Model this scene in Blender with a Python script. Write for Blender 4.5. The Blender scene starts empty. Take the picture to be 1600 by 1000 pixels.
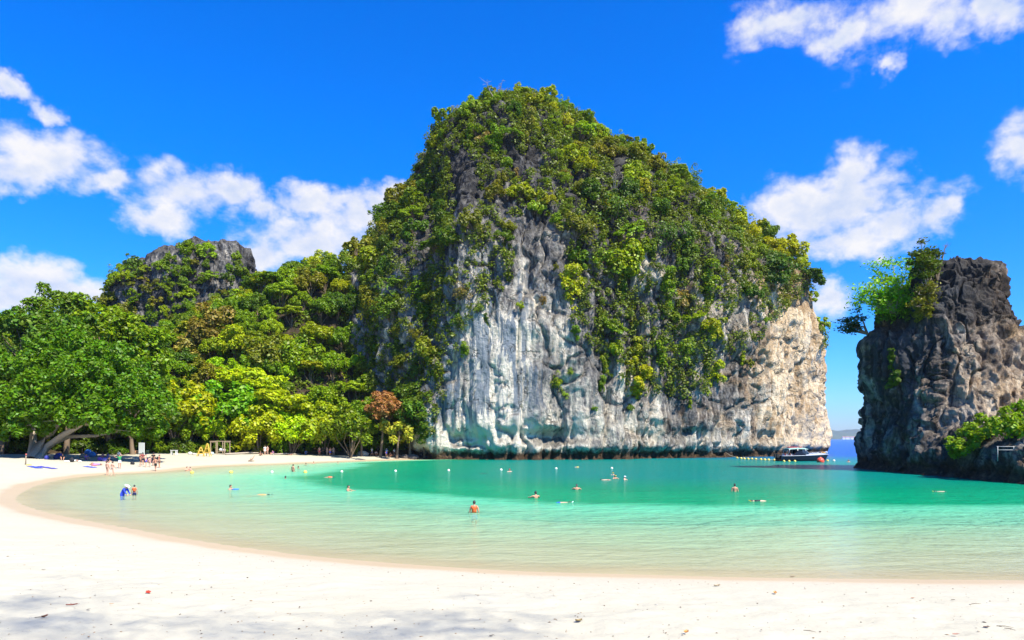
import bpy, bmesh, math, random
import numpy as np
from mathutils import Vector, Matrix

# ------------------------------------------------------------------ camera, sky, sun, exposure
scn = bpy.context.scene
C = scn.collection
R = math.radians
F = 1600 * 24.0 / 36.0          # focal length in photo pixels
EYE = 4.0                       # eye height above the water
HOR = 686.0                     # horizon row in the photo

cam_d = bpy.data.cameras.new('camera')
cam = bpy.data.objects.new('camera', cam_d)
C.objects.link(cam)
cam.location = (0, 0, EYE)
cam.rotation_euler = (R(90), 0, 0)
cam_d.lens = 24.0
cam_d.sensor_width = 36.0
cam_d.shift_y = (HOR - 500) / 1600.0
cam_d.clip_start = 0.1
cam_d.clip_end = 60000
scn.camera = cam

SUN_EL, SUN_AZ = 54.0, 136.0     # azimuth clockwise from +Y (the view direction)
sun_dir = Vector((math.sin(R(SUN_AZ)) * math.cos(R(SUN_EL)), math.cos(R(SUN_AZ)) * math.cos(R(SUN_EL)), math.sin(R(SUN_EL))))
sun_d = bpy.data.lights.new('sun', 'SUN')
sun_d.energy = 5.0
sun_d.angle = R(0.5)
sun_d.color = (1.0, 0.93, 0.80)
sun = bpy.data.objects.new('sun', sun_d)
sun.rotation_euler = sun_dir.to_track_quat('Z', 'Y').to_euler()
sun.location = (60, -20, 150)
C.objects.link(sun)

vs = scn.view_settings
vs.view_transform = 'Standard'
vs.look = 'None'
vs.exposure = 0.95
vs.gamma = 1.0
vs.use_curve_mapping = False
scn.cycles.max_bounces = 6
scn.cycles.diffuse_bounces = 3
scn.cycles.glossy_bounces = 2
scn.cycles.transmission_bounces = 3
scn.cycles.transparent_max_bounces = 8
scn.cycles.caustics_reflective = False
scn.cycles.caustics_refractive = False
scn.cycles.sample_clamp_indirect = 6.0

world = bpy.data.worlds.new('World')
scn.world = world
world.use_nodes = True
SKY_STRENGTH = 0.11


class NT:
    """small helper round a node tree"""
    def __init__(s, tree):
        s.t = tree
        tree.nodes.clear()

    def n(s, typ, **kw):
        nd = s.t.nodes.new(typ)
        for k, v in kw.items():
            if k == 'inp':
                for kk, vv in v.items():
                    s.set(nd, kk, vv)
            else:
                setattr(nd, k, v)
        return nd

    def set(s, nd, key, v):
        sock = nd.inputs[key]
        if isinstance(v, bpy.types.NodeSocket):
            s.t.links.new(v, sock)
        elif isinstance(v, bpy.types.Node):
            s.t.links.new(v.outputs[0], sock)
        else:
            sock.default_value = v

    def math(s, op, a, b=0.0, c=0.0, clamp=False):
        nd = s.n('ShaderNodeMath', operation=op, use_clamp=clamp)
        s.set(nd, 0, a); s.set(nd, 1, b); s.set(nd, 2, c)
        return nd.outputs[0]

    def vmath(s, op, a, b=(0, 0, 0)):
        nd = s.n('ShaderNodeVectorMath', operation=op)
        s.set(nd, 0, a); s.set(nd, 1, b)
        return nd.outputs['Value'] if op in ('DOT_PRODUCT', 'LENGTH') else nd.outputs[0]

    def noise(s, vec, scale, detail=4.0, rough=0.5, dist=0.0):
        nd = s.n('ShaderNodeTexNoise')
        s.set(nd, 'Vector', vec)
        s.set(nd, 'Scale', scale); s.set(nd, 'Detail', detail); s.set(nd, 'Roughness', rough); s.set(nd, 'Distortion', dist)
        return nd.outputs['Fac']

    def mapping(s, vec, scale=(1, 1, 1), loc=(0, 0, 0)):
        nd = s.n('ShaderNodeMapping')
        s.set(nd, 'Vector', vec); s.set(nd, 'Scale', scale); s.set(nd, 'Location', loc)
        return nd.outputs[0]

    def ramp(s, fac, stops, mode='LINEAR'):
        nd = s.n('ShaderNodeValToRGB')
        s.set(nd, 0, fac)
        cr = nd.color_ramp
        cr.interpolation = mode
        while len(cr.elements) < len(stops):
            cr.elements.new(0.5)
        for e, (p, c) in zip(cr.elements, stops):
            e.position = p
            e.color = (c, c, c, 1) if not isinstance(c, (tuple, list)) else (*c, 1)
        return nd.outputs[0]

    def smooth(s, v, a, b):
        nd = s.n('ShaderNodeMapRange', interpolation_type='SMOOTHSTEP')
        s.set(nd, 'Value', v); s.set(nd, 'From Min', a); s.set(nd, 'From Max', b)
        return nd.outputs[0]

    def mix(s, fac, a, b, blend='MIX'):
        nd = s.n('ShaderNodeMix', data_type='RGBA', blend_type=blend)
        s.set(nd, 0, fac)
        for k, v in ((6, a), (7, b)):
            if isinstance(v, tuple) and len(v) == 3:
                v = (*v, 1)
            s.set(nd, k, v)
        return nd.outputs[2]


def build_world():
    w = NT(world.node_tree)
    out = w.n('ShaderNodeOutputWorld')
    bg = w.n('ShaderNodeBackground')
    bg.inputs[1].default_value = SKY_STRENGTH
    w.t.links.new(bg.outputs[0], out.inputs[0])
    sky = w.n('ShaderNodeTexSky', sky_type='NISHITA')
    sky.sun_disc = False
    sky.sun_elevation = R(SUN_EL)
    sky.sun_rotation = R(SUN_AZ)
    sky.altitude = 0
    sky.air_density = 1.0
    sky.dust_density = 0.3
    sky.ozone_density = 3.0
    hs = w.n('ShaderNodeHueSaturation', inp={'Hue': 0.505, 'Saturation': 1.42, 'Value': 1.0, 'Color': sky.outputs[0]})
    tc = w.n('ShaderNodeTexCoord')
    d = w.vmath('NORMALIZE', tc.outputs['Generated'])
    dz = w.n('ShaderNodeSeparateXYZ', inp={0: d}).outputs[2]
    tint = w.ramp(dz, [(0.0, (0.44, 0.56, 0.98)), (0.10, (0.32, 0.72, 1.20)), (0.4, (0.09, 0.92, 1.40))])
    skycol = w.mix(1.0, hs.outputs[0], tint, 'MULTIPLY')
    # cloud banks: direction (through the photo's frame or an azimuth / elevation), half widths in radians
    def dirpx(px, py):
        return Vector((px - 800, F, HOR - py)).normalized()
    def az(a, e):
        return Vector((math.sin(R(a)) * math.cos(R(e)), math.cos(R(a)) * math.cos(R(e)), math.sin(R(e))))
    seen = [(15, 130, 30, 16), (65, 157, 32, 22), (80, 238, 95, 48), (30, 262, 70, 30), (175, 268, 40, 22), (300, 300, 85, 42), (270, 335, 60, 28), (375, 300, 40, 26), (420, 325, 38, 24),
            (490, 318, 50, 22), (545, 345, 60, 42), (480, 385, 110, 44), (605, 292, 22, 22), (580, 320, 42, 28), (400, 400, 62, 30), (75, 447, 105, 34), (20, 470, 75, 28), (1225, 32, 88, 44),
            (1300, 52, 62, 28), (1420, 22, 120, 52), (1500, 38, 72, 42), (1575, 12, 52, 42), (1330, 275, 46, 42), (1310, 320, 112, 48), (1250, 310, 72, 36), (1400, 345, 88, 38), (1330, 372, 125, 28),
            (1470, 340, 34, 28), (1600, 230, 50, 48), (1300, 465, 40, 26), (1400, 108, 26, 24)]
    banks = []
    for px, py, wp, hp in seen:
        c = dirpx(px, py)
        banks.append((c, 1.13 * wp / F * c.y ** 1.7, 1.13 * hp / F * c.y))
    rr = random.Random(5)
    for k in range(16):                       # the same fair-weather clouds go on round the rest of the sky
        a = 50 + k * 16.5 + rr.uniform(-5, 5)
        banks.append((az(a, rr.uniform(8, 42)), rr.uniform(.07, .16), rr.uniform(.035, .07)))
    wn1 = w.n('ShaderNodeTexNoise', inp={'Vector': d, 'Scale': 7.0, 'Detail': 3.0}).outputs['Color']
    wn2 = w.n('ShaderNodeTexNoise', inp={'Vector': d, 'Scale': 24.0, 'Detail': 4.0, 'Roughness': 0.6}).outputs['Color']
    dw = w.vmath('ADD', d, w.vmath('MULTIPLY', w.vmath('SUBTRACT', wn1, (0.5, 0.5, 0.5)), (0.095, 0.095, 0.07)))
    dw = w.vmath('ADD', dw, w.vmath('MULTIPLY', w.vmath('SUBTRACT', wn2, (0.5, 0.5, 0.5)), (0.06, 0.06, 0.05)))
    mask = None
    for c, hx, hy in banks:
        r = c.cross(Vector((0, 0, 1))).normalized()
        u = r.cross(c).normalized()
        q = w.vmath('SUBTRACT', dw, tuple(c))
        a = w.vmath('DOT_PRODUCT', q, tuple(r / hx))
        b = w.vmath('DOT_PRODUCT', q, tuple(u / hy))
        f = w.vmath('DOT_PRODUCT', q, tuple(c * 9))
        l = w.n('ShaderNodeCombineXYZ', inp={0: a, 1: b, 2: f}).outputs[0]
        m = w.math('SUBTRACT', 1.0, w.vmath('LENGTH', l))
        mask = m if mask is None else w.math('SMOOTH_MAX', mask, m, 0.12)
    mask = w.math('MAXIMUM', mask, -1.0)
    dn = w.mapping(d, (1, 1, 1.45))
    def fluff(vec):
        n1 = w.noise(vec, 11.0, 10.0, 0.56, 0.2)
        n2 = w.noise(vec, 34.0, 6.0, 0.55, 0.1)
        return w.math('ADD', w.math('MULTIPLY', w.math('SUBTRACT', n1, 0.5), 3.0), w.math('MULTIPLY', w.math('SUBTRACT', n2, 0.5), 2.0))
    f0 = fluff(dn)
    sh = w.vmath('ADD', dn, (0.018, -0.004, 0.04))
    f1 = fluff(sh)
    dens = w.math('ADD', w.math('MULTIPLY', mask, 1.7), f0)
    cover = w.smooth(dens, -0.4, 1.25)
    relief = w.math('SUBTRACT', f0, f1)
    lit = w.math('ADD', w.math('MULTIPLY', relief, 0.55), w.math('MULTIPLY', w.smooth(dens, 2.2, 0.4), 0.5))
    lit = w.math('ADD', lit, 0.36, clamp=True)
    k = 1.0 / (SKY_STRENGTH * 2 ** vs.exposure)
    cc = w.mix(lit, (0.52 * k, 0.65 * k, 0.93 * k), (1.0 * k, 0.98 * k, 0.97 * k))
    fin = w.mix(w.math('MULTIPLY', cover, 0.95), skycol, cc)
    w.t.links.new(fin, bg.inputs[0])


build_world()

# ------------------------------------------------------------------ numeric helpers
rng = np.random.default_rng(11)
_perm = np.random.default_rng(3).permutation(256)
_perm = np.concatenate([_perm, _perm, _perm]).astype(np.int32)
_g = np.array([[1, 1, 0], [-1, 1, 0], [1, -1, 0], [-1, -1, 0], [1, 0, 1], [-1, 0, 1], [1, 0, -1], [-1, 0, -1], [0, 1, 1], [0, -1, 1], [0, 1, -1], [0, -1, -1],
               [1, 1, 0], [-1, 1, 0], [0, -1, 1], [0, -1, -1]], dtype=np.float32)


def perlin(p):
    p = np.asarray(p, dtype=np.float32)
    i = np.floor(p).astype(np.int32)
    f = p - i
    i &= 255
    u = f * f * f * (f * (f * 6 - 15) + 10)
    res = 0
    for dx in (0, 1):
        for dy in (0, 1):
            for dz in (0, 1):
                h = _perm[_perm[_perm[i[:, 0] + dx] + i[:, 1] + dy] + i[:, 2] + dz] & 15
                g = _g[h]
                v = g[:, 0] * (f[:, 0] - dx) + g[:, 1] * (f[:, 1] - dy) + g[:, 2] * (f[:, 2] - dz)
                wt = (u[:, 0] if dx else 1 - u[:, 0]) * (u[:, 1] if dy else 1 - u[:, 1]) * (u[:, 2] if dz else 1 - u[:, 2])
                res = res + v * wt
    return res


def fbm(p, oc=4, gain=0.5, lac=2.03):
    a, s, t = 1.0, 0, np.asarray(p, dtype=np.float32)
    for k in range(oc):
        s = s + a * perlin(t)
        t = t * lac + 17.3
        a *= gain
    return s


def ridged(p, oc=3, gain=0.5, lac=2.1):
    a, s, t = 1.0, 0, np.asarray(p, dtype=np.float32)
    for k in range(oc):
        s = s + a * (1 - 2.2 * np.abs(perlin(t)))
        t = t * lac + 9.7
        a *= gain
    return s


def sstep(a, b, x):
    t = np.clip((x - a) / (b - a), 0, 1)
    return t * t * (3 - 2 * t)


def P(px, py, d):
    return Vector(((px - 800) / F * d, d, EYE + (HOR - py) / F * d))


def proj(p):
    p = np.asarray(p)
    return 800 + p[:, 0] / p[:, 1] * F, HOR - (p[:, 2] - EYE) / p[:, 1] * F


def in_poly(x, y, poly):
    x = np.asarray(x, float); y = np.asarray(y, float)
    ins = np.zeros(x.shape, bool)
    n = len(poly)
    for i in range(n):
        x0, y0 = poly[i]; x1, y1 = poly[(i + 1) % n]
        c = ((y0 > y) != (y1 > y)) & (x < (x1 - x0) * (y - y0) / (y1 - y0 + 1e-12) + x0)
        ins ^= c
    return ins


def seg_dist(x, y, pts, wts=None):
    best = np.full(np.shape(x), 1e9)
    for i in range(len(pts) - 1):
        ax, ay = pts[i]; bx, by = pts[i + 1]
        dx, dy = bx - ax, by - ay
        t = np.clip(((x - ax) * dx + (y - ay) * dy) / (dx * dx + dy * dy), 0, 1)
        dd = np.hypot(x - ax - t * dx, y - ay - t * dy)
        if wts is not None:
            dd = dd * (wts[i] * (1 - t) + wts[i + 1] * t)
        best = np.minimum(best, dd)
    return best


# ------------------------------------------------------------------ mesh helpers
def link(o, parent=None):
    C.objects.link(o)
    if parent is not None:
        o.parent = parent
    return o


def np_mesh(name, v, faces, mats, smooth=False, midx=None):
    """mesh from arrays; faces is an (n, k) array"""
    v = np.asarray(v, dtype=np.float32); faces = np.asarray(faces, dtype=np.int32)
    me = bpy.data.meshes.new(name)
    n, k = faces.shape
    me.vertices.add(len(v)); me.vertices.foreach_set('co', v.ravel())
    me.loops.add(n * k); me.loops.foreach_set('vertex_index', faces.ravel())
    me.polygons.add(n)
    me.polygons.foreach_set('loop_start', np.arange(0, n * k, k, dtype=np.int32))
    me.polygons.foreach_set('loop_total', np.full(n, k, dtype=np.int32))
    if midx is not None:
        me.polygons.foreach_set('material_index', np.asarray(midx, dtype=np.int32))
    if smooth:
        me.polygons.foreach_set('use_smooth', np.ones(n, dtype=bool))
    me.update(calc_edges=True)
    for m in (mats if isinstance(mats, (list, tuple)) else [mats]):
        me.materials.append(m)
    return me


class MB:
    """collects shapes; build() makes ONE mesh object"""
    def __init__(s):
        s.v, s.f, s.m = [], [], []
        s.cur = 0

    def add(s, v, f):
        o = len(s.v)
        s.v += [tuple(x) for x in v]
        s.f += [tuple(i + o for i in q) for q in f]
        s.m += [s.cur] * len(f)

    def box(s, c, size, rz=0.0, rx=0.0, ry=0.0):
        x, y, z = (k / 2 for k in size)
        M = Matrix.Translation(c) @ Matrix.Rotation(rz, 4, 'Z') @ Matrix.Rotation(ry, 4, 'Y') @ Matrix.Rotation(rx, 4, 'X')
        v = [M @ Vector((a, b, cc)) for a in (-x, x) for b in (-y, y) for cc in (-z, z)]
        s.add(v, [(0, 1, 3, 2), (4, 6, 7, 5), (0, 4, 5, 1), (2, 3, 7, 6), (0, 2, 6, 4), (1, 5, 7, 3)])
        return s

    def tube(s, pts, rad, n=8, cap=True):
        pts = [Vector(p) for p in pts]
        if not isinstance(rad, (list, tuple)):
            rad = [rad] * len(pts)
        v, f = [], []
        ref = Vector((0.3, 0.2, 1)).normalized()
        for i, p in enumerate(pts):
            t = (pts[min(i + 1, len(pts) - 1)] - pts[max(i - 1, 0)]).normalized()
            a = t.cross(ref)
            if a.length < 1e-3:
                a = t.cross(Vector((1, 0, 0)))
            a.normalize(); b = t.cross(a)
            for k in range(n):
                g = 2 * math.pi * k / n
                v.append(p + (a * math.cos(g) + b * math.sin(g)) * rad[i])
        for i in range(len(pts) - 1):
            for k in range(n):
                f.append((i * n + k, i * n + (k + 1) % n, (i + 1) * n + (k + 1) % n, (i + 1) * n + k))
        if cap:
            f.append(tuple(range(n - 1, -1, -1)))
            f.append(tuple((len(pts) - 1) * n + k for k in range(n)))
        s.add(v, f)
        return s

    def ball(s, c, r, nu=12, nv=8, zlo=-1.0):
        c = Vector(c)
        if not isinstance(r, (tuple, list)):
            r = (r, r, r)
        v, f = [], []
        t0 = math.asin(max(-1, zlo))
        for j in range(nv + 1):
            t = t0 + (math.pi / 2 - t0) * j / nv
            for i in range(nu):
                a = 2 * math.pi * i / nu
                v.append(c + Vector((math.cos(t) * math.cos(a) * r[0], math.cos(t) * math.sin(a) * r[1], math.sin(t) * r[2])))
        for j in range(nv):
            for i in range(nu):
                f.append((j * nu + i, j * nu + (i + 1) % nu, (j + 1) * nu + (i + 1) % nu, (j + 1) * nu + i))
        f.append(tuple(range(nu - 1, -1, -1)))
        s.add(v, f)
        return s

    def mesh(s, name, mats, smooth=False):
        me = bpy.data.meshes.new(name)
        me.from_pydata([tuple(float(c) for c in q) for q in s.v], [], s.f)
        for m in (mats if isinstance(mats, (list, tuple)) else [mats]):
            me.materials.append(m)
        me.polygons.foreach_set('material_index', np.array(s.m, dtype=np.int32))
        if smooth:
            me.polygons.foreach_set('use_smooth', np.ones(len(me.polygons), dtype=bool))
        me.update()
        return me

    def build(s, name, mats, parent=None, smooth=False, loc=None):
        o = bpy.data.objects.new(name, s.mesh(name, mats, smooth))
        link(o, parent)
        if loc is not None:
            o.location = loc
        return o


def tag(o, label=None, cat=None, group=None, kind=None):
    for k, v in (('label', label), ('category', cat), ('group', group), ('kind', kind)):
        if v:
            o[k] = v
    return o


def empty(name, loc=(0, 0, 0), rz=0.0, label=None, cat=None, group=None):
    o = bpy.data.objects.new(name, None)
    o.empty_display_size = 0.3
    link(o)
    o.location = loc
    o.rotation_euler = (0, 0, rz)
    return tag(o, label, cat, group)


# ------------------------------------------------------------------ materials
def new_mat(name):
    m = bpy.data.materials.new(name)
    m.use_nodes = True
    return m, NT(m.node_tree)


def finish(t, shader, disp=None):
    out = t.n('ShaderNodeOutputMaterial')
    t.t.links.new(shader, out.inputs[0])


def simple(name, col, rough=0.6, metal=0.0, var=0.12, scale=6.0, bump=0.0, spec=0.5):
    """painted / woven / worn surface: base colour with a little mottling"""
    m, t = new_mat(name)
    tc = t.n('ShaderNodeTexCoord')
    n = t.noise(tc.outputs['Object'], scale, 5, 0.6)
    c = t.mix(n, tuple(x * (1 - var) for x in col), tuple(min(1, x * (1 + var)) for x in col))
    b = t.n('ShaderNodeBsdfPrincipled', inp={'Base Color': c, 'Roughness': rough, 'Metallic': metal, 'Specular IOR Level': spec})
    if bump:
        bp = t.n('ShaderNodeBump', inp={'Height': n, 'Strength': bump, 'Distance': 0.02})
        t.set(b, 'Normal', bp.outputs[0])
    finish(t, b.outputs[0])
    return m


def leaf_mat(name, trans=0.35, fixed=None):
    m, t = new_mat(name)
    oi = t.n('ShaderNodeObjectInfo')
    geo = t.n('ShaderNodeNewGeometry')
    col = oi.outputs['Color'] if fixed is None else None
    if fixed is not None:
        rgb = t.n('ShaderNodeRGB'); rgb.outputs[0].default_value = (*fixed, 1); col = rgb.outputs[0]
    ri = geo.outputs['Random Per Island']
    hs = t.n('ShaderNodeHueSaturation', inp={'Color': col, 'Hue': t.math('ADD', t.math('MULTIPLY', ri, 0.045), 0.4775),
                                             'Saturation': 1.05, 'Value': t.math('ADD', t.math('MULTIPLY', t.math('FRACT', t.math('MULTIPLY', ri, 37.7)), 0.8), 0.62)})
    df = t.n('ShaderNodeBsdfDiffuse', inp={'Color': hs.outputs[0]})
    tcol = t.mix(1.0, hs.outputs[0], (1.25, 1.25, 0.45), 'MULTIPLY')
    tr = t.n('ShaderNodeBsdfTranslucent', inp={'Color': tcol})
    mx = t.n('ShaderNodeMixShader', inp={0: trans, 1: df.outputs[0], 2: tr.outputs[0]})
    gl = t.n('ShaderNodeBsdfGlossy', inp={'Color': (1, 1, 1, 1), 'Roughness': 0.5})
    m2 = t.n('ShaderNodeMixShader', inp={0: 0.02, 1: mx.outputs[0], 2: gl.outputs[0]})
    finish(t, m2.outputs[0])
    return m


M_LEAF = leaf_mat('leaf_green')
M_MASS = leaf_mat('leaf_cliff_growth', fixed=(0.125, 0.165, 0.014))
M_BARK = simple('bark', (0.16, 0.115, 0.075), 0.9, var=0.5, scale=3.0, bump=0.6)
M_BARK_PALE = simple('bark_pale', (0.36, 0.30, 0.23), 0.9, var=0.4, scale=3.0, bump=0.5)


def rock_mat(name, zone):
    """weathered limestone; zone: 'main' | 'peak' | 'stack'"""
    m, t = new_mat(name)
    tc = t.n('ShaderNodeTexCoord'); geo = t.n('ShaderNodeNewGeometry')
    o = tc.outputs['Object']
    sep = t.n('ShaderNodeSeparateXYZ', inp={0: o})
    z = sep.outputs[2]
    nz = t.n('ShaderNodeSeparateXYZ', inp={0: geo.outputs['Normal']}).outputs[2]
    wob = t.n('ShaderNodeTexNoise', inp={'Vector': o, 'Scale': 0.12, 'Detail': 3.0})
    wob2 = t.n('ShaderNodeTexNoise', inp={'Vector': o, 'Scale': 0.7, 'Detail': 4.0})
    ow = t.vmath('ADD', o, t.vmath('MULTIPLY', t.vmath('SUBTRACT', wob.outputs['Color'], (0.5, 0.5, 0.5)), (5, 5, 3)))
    st1 = t.noise(t.mapping(ow, (0.5, 0.5, 0.035)), 1.0, 7, 0.62, 0.3)
    st2 = t.noise(t.mapping(ow, (1.6, 1.6, 0.07)), 1.0, 6, 0.6, 0.2)
    pt = t.noise(o, 0.075, 7, 0.62, 0.3)
    fine = t.noise(o, 1.1, 9, 0.68)
    crack = t.n('ShaderNodeTexVoronoi', feature='DISTANCE_TO_EDGE', inp={'Vector': t.mapping(t.vmath('ADD', ow, t.vmath('MULTIPLY', t.vmath('SUBTRACT', wob2.outputs['Color'], (0.5, 0.5, 0.5)), (3, 3, 3))), (0.3, 0.3, 0.12)), 'Scale': 1.0})
    cr = t.math('MAXIMUM', t.smooth(crack.outputs['Distance'], 0.0, 0.05), t.smooth(t.noise(o, 0.3, 3, 0.5), 0.62, 0.5))
    tone = t.math('ADD', t.math('MULTIPLY', t.math('SUBTRACT', st1, 0.5), 1.5), t.math('MULTIPLY', t.math('SUBTRACT', st2, 0.5), 1.2))
    tone = t.math('ADD', tone, t.math('MULTIPLY', t.math('SUBTRACT', fine, 0.5), 0.9))
    wa = t.n('ShaderNodeAttribute', attribute_name='white').outputs['Fac']
    wm = t.n('ShaderNodeAttribute', attribute_name='warm').outputs['Fac']
    tone = t.math('ADD', tone, t.math('ADD', t.math('MULTIPLY', t.math('SUBTRACT', pt, 0.5), 1.4), t.math('SUBTRACT', wa, 0.08)))
    grey = t.ramp(tone, [(0.0, (0.028, 0.028, 0.032)), (0.2, (0.11, 0.112, 0.125)), (0.42, (0.27, 0.265, 0.27)), (0.62, (0.47, 0.45, 0.42)), (0.85, (0.75, 0.71, 0.65))])
    ochre = t.ramp(t.math('ADD', tone, 0.12), [(0.0, (0.05, 0.035, 0.025)), (0.25, (0.22, 0.145, 0.085)), (0.55, (0.50, 0.36, 0.22)), (0.9, (0.74, 0.62, 0.46))])
    wf = t.math('ADD', t.math('MULTIPLY', t.math('SUBTRACT', t.noise(ow, 0.16, 5, 0.6, 0.4), 0.5), 2.6), wm, clamp=True)
    col = t.mix(wf, grey, ochre)
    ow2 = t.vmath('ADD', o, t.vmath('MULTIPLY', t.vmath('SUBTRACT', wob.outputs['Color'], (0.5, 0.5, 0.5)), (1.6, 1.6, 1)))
    shade_w = t.n('ShaderNodeAttribute', attribute_name='blue').outputs['Fac']
    shade_strk = t.math('MULTIPLY', shade_w, t.smooth(t.noise(t.mapping(ow2, (0.75, 0.75, 0.022)), 1.0, 6, 0.62, 0.2), 0.47, 0.55), clamp=True)
    col = t.mix(t.math('MULTIPLY', shade_strk, 0.85), col, (0.11, 0.165, 0.25))  # sky-lit shade of the hollows, painted as blue-grey streaks in the rock colour
    # black weathering on what faces up, near-black lines along the cracks
    dark = t.math('MULTIPLY', t.smooth(t.math('ADD', nz, t.math('MULTIPLY', t.math('SUBTRACT', fine, 0.5), 0.9)), 0.1, 0.75), 0.75 if zone != 'stack' else 0.5)
    col = t.mix(dark, col, (0.075, 0.075, 0.07))
    col = t.mix(t.math('MULTIPLY', t.math('SUBTRACT', 1.0, cr), 0.55), col, (0.04, 0.036, 0.034))
    if zone != 'peak':                                   # oyster and algae band at the tide line
        edge = t.math('ADD', z, t.math('MULTIPLY', t.math('SUBTRACT', t.noise(o, 0.55, 5, 0.65), 0.5), 2.6))
        tide = t.smooth(edge, 2.3, 1.1) if zone == 'main' else t.smooth(edge, 2.6, 0.9)
        tcol = t.ramp(t.noise(o, 1.6, 6, 0.7), [(0.3, (0.018, 0.013, 0.01)), (0.55, (0.07, 0.045, 0.028)), (0.75, (0.22, 0.15, 0.09))])
        col = t.mix(tide, col, tcol)
    col = t.mix(1.0, col, (1.06, 1.0, 0.88), 'MULTIPLY')
    h = t.math('ADD', t.math('MULTIPLY', fine, 0.6), t.math('ADD', t.math('MULTIPLY', st2, 0.5), t.math('MULTIPLY', cr, 0.35)))
    fz = t.noise(t.mapping(o, (1, 1, 0.6)), 2.6, 8, 0.7)
    h = t.math('ADD', h, t.math('MULTIPLY', fz, 0.45))
    bp = t.n('ShaderNodeBump', inp={'Height': h, 'Strength': 1.0, 'Distance': 1.1 if zone != 'stack' else 0.7})
    b = t.n('ShaderNodeBsdfPrincipled', inp={'Base Color': col, 'Roughness': 0.9, 'Specular IOR Level': 0.2, 'Normal': bp.outputs[0]})
    finish(t, b.outputs[0])
    return m


# ------------------------------------------------------------------ shore, beach, sea
shore_px = [(660, 717.5), (600, 719), (540, 721), (440, 725), (330, 729), (250, 737), (170, 741), (110, 747), (60, 757), (28, 771), (22, 784), (60, 799), (130, 814),
            (230, 832), (330, 849), (450, 865), (600, 879), (800, 892), (1000, 898), (1200, 903), (1600, 907)]
shore = []
for px, py in shore_px:
    d = EYE * F / (py - HOR)
    shore.append(((px - 800) / F * d, d))
# smooth the line a little (Catmull-Rom)
def catmull(pts, k=6):
    out = []
    for i in range(len(pts) - 1):
        p0 = pts[max(i - 1, 0)]; p1 = pts[i]; p2 = pts[i + 1]; p3 = pts[min(i + 2, len(pts) - 1)]
        for j in range(k):
            u = j / k
            out.append(tuple(0.5 * ((2 * p1[a]) + (-p0[a] + p2[a]) * u + (2 * p0[a] - 5 * p1[a] + 4 * p2[a] - p3[a]) * u * u + (-p0[a] + 3 * p1[a] - 3 * p2[a] + p3[a]) * u ** 3) for a in (0, 1)))
    out.append(pts[-1])
    return out
shore = [(-12.0, 140.0)] + catmull(shore) + [(30, 19.5), (60, 24), (90, 40), (140, 60), (400, 90), (18000, 100)]
water_poly = shore + [(18000, 18000), (-18000, 18000), (-18000, 300), (-12, 300)]
treeline = [(-40, -60), (-62, 20), (-78, 60), (-82, 93), (-76, 102), (-63, 119), (-46, 127), (-27, 136), (-15, 140), (-8, 150)]
far_w = [(1.0 + 2.2 * float(sstep(-44, -30, np.array(p[0]))) if p[1] > 70 else 1.0) for p in shore]


def shore_sd(x, y):
    """distance to the waterline, positive on land"""
    d = seg_dist(x, y, shore)
    return np.where(in_poly(x, y, water_poly), -d, d)


def depth_q(x, y):
    return seg_dist(x, y, shore, far_w)


def beach_h(x, y):
    x = np.asarray(x, float); y = np.asarray(y, float)
    s = shore_sd(x, y)
    land = 2.0 * (1 - np.exp(-np.maximum(s, 0) / 17.0))
    q = np.maximum(-s, 0)
    sea = -(0.045 * np.minimum(q, 22) + 2.2 * sstep(18, 34, q) + 0.02 * np.maximum(q - 30, 0))
    return np.where(s >= 0, land, np.maximum(sea, -30))


def sand_relief(x, y):
    p = np.stack([x, y, np.zeros_like(x)], 1)
    s = shore_sd(x, y)
    a = sstep(1.2, 6, s) * (1 - sstep(40, 80, y))
    r = 0.05 * fbm(p * 0.55, 3) + 0.035 * fbm(p * np.array([1.5, 2.0, 1]) + 5, 3)
    tramp = sstep(0.05, 0.5, perlin(p * 0.16 + 3.3) + 0.25)             # trampled patches
    rough = -np.abs(fbm(p * 2.6 + 9, 3)) * 0.07 * tramp
    return a * (r + rough)


def graded(inner, outs, lo, hi):
    a = np.concatenate([np.linspace(i[0], i[1], int(round((i[1] - i[0]) / i[2])), endpoint=False) for i in inner] + [[inner[-1][1]]])
    left = lo if lo is None else inner[0][0] - (np.geomspace(1, abs(lo - inner[0][0]) + 1, outs)[1:][::-1] - 1)
    right = inner[-1][1] + (np.geomspace(1, hi - inner[-1][1] + 1, outs)[1:] - 1)
    return np.concatenate([left, a, right]) if lo is not None else np.concatenate([a, right])


def grid_mesh(name, xs, ys, zfun, mat, smooth=True):
    X, Y = np.meshgrid(xs, ys)
    x, y = X.ravel(), Y.ravel()
    z = zfun(x, y)
    nx, ny = len(xs), len(ys)
    i = np.arange((ny - 1) * nx).reshape(ny - 1, nx)[:, :-1].ravel()
    f = np.stack([i, i + 1, i + nx + 1, i + nx], 1)
    return np_mesh(name, np.stack([x, y, z], 1), f, mat, smooth), x, y


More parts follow.
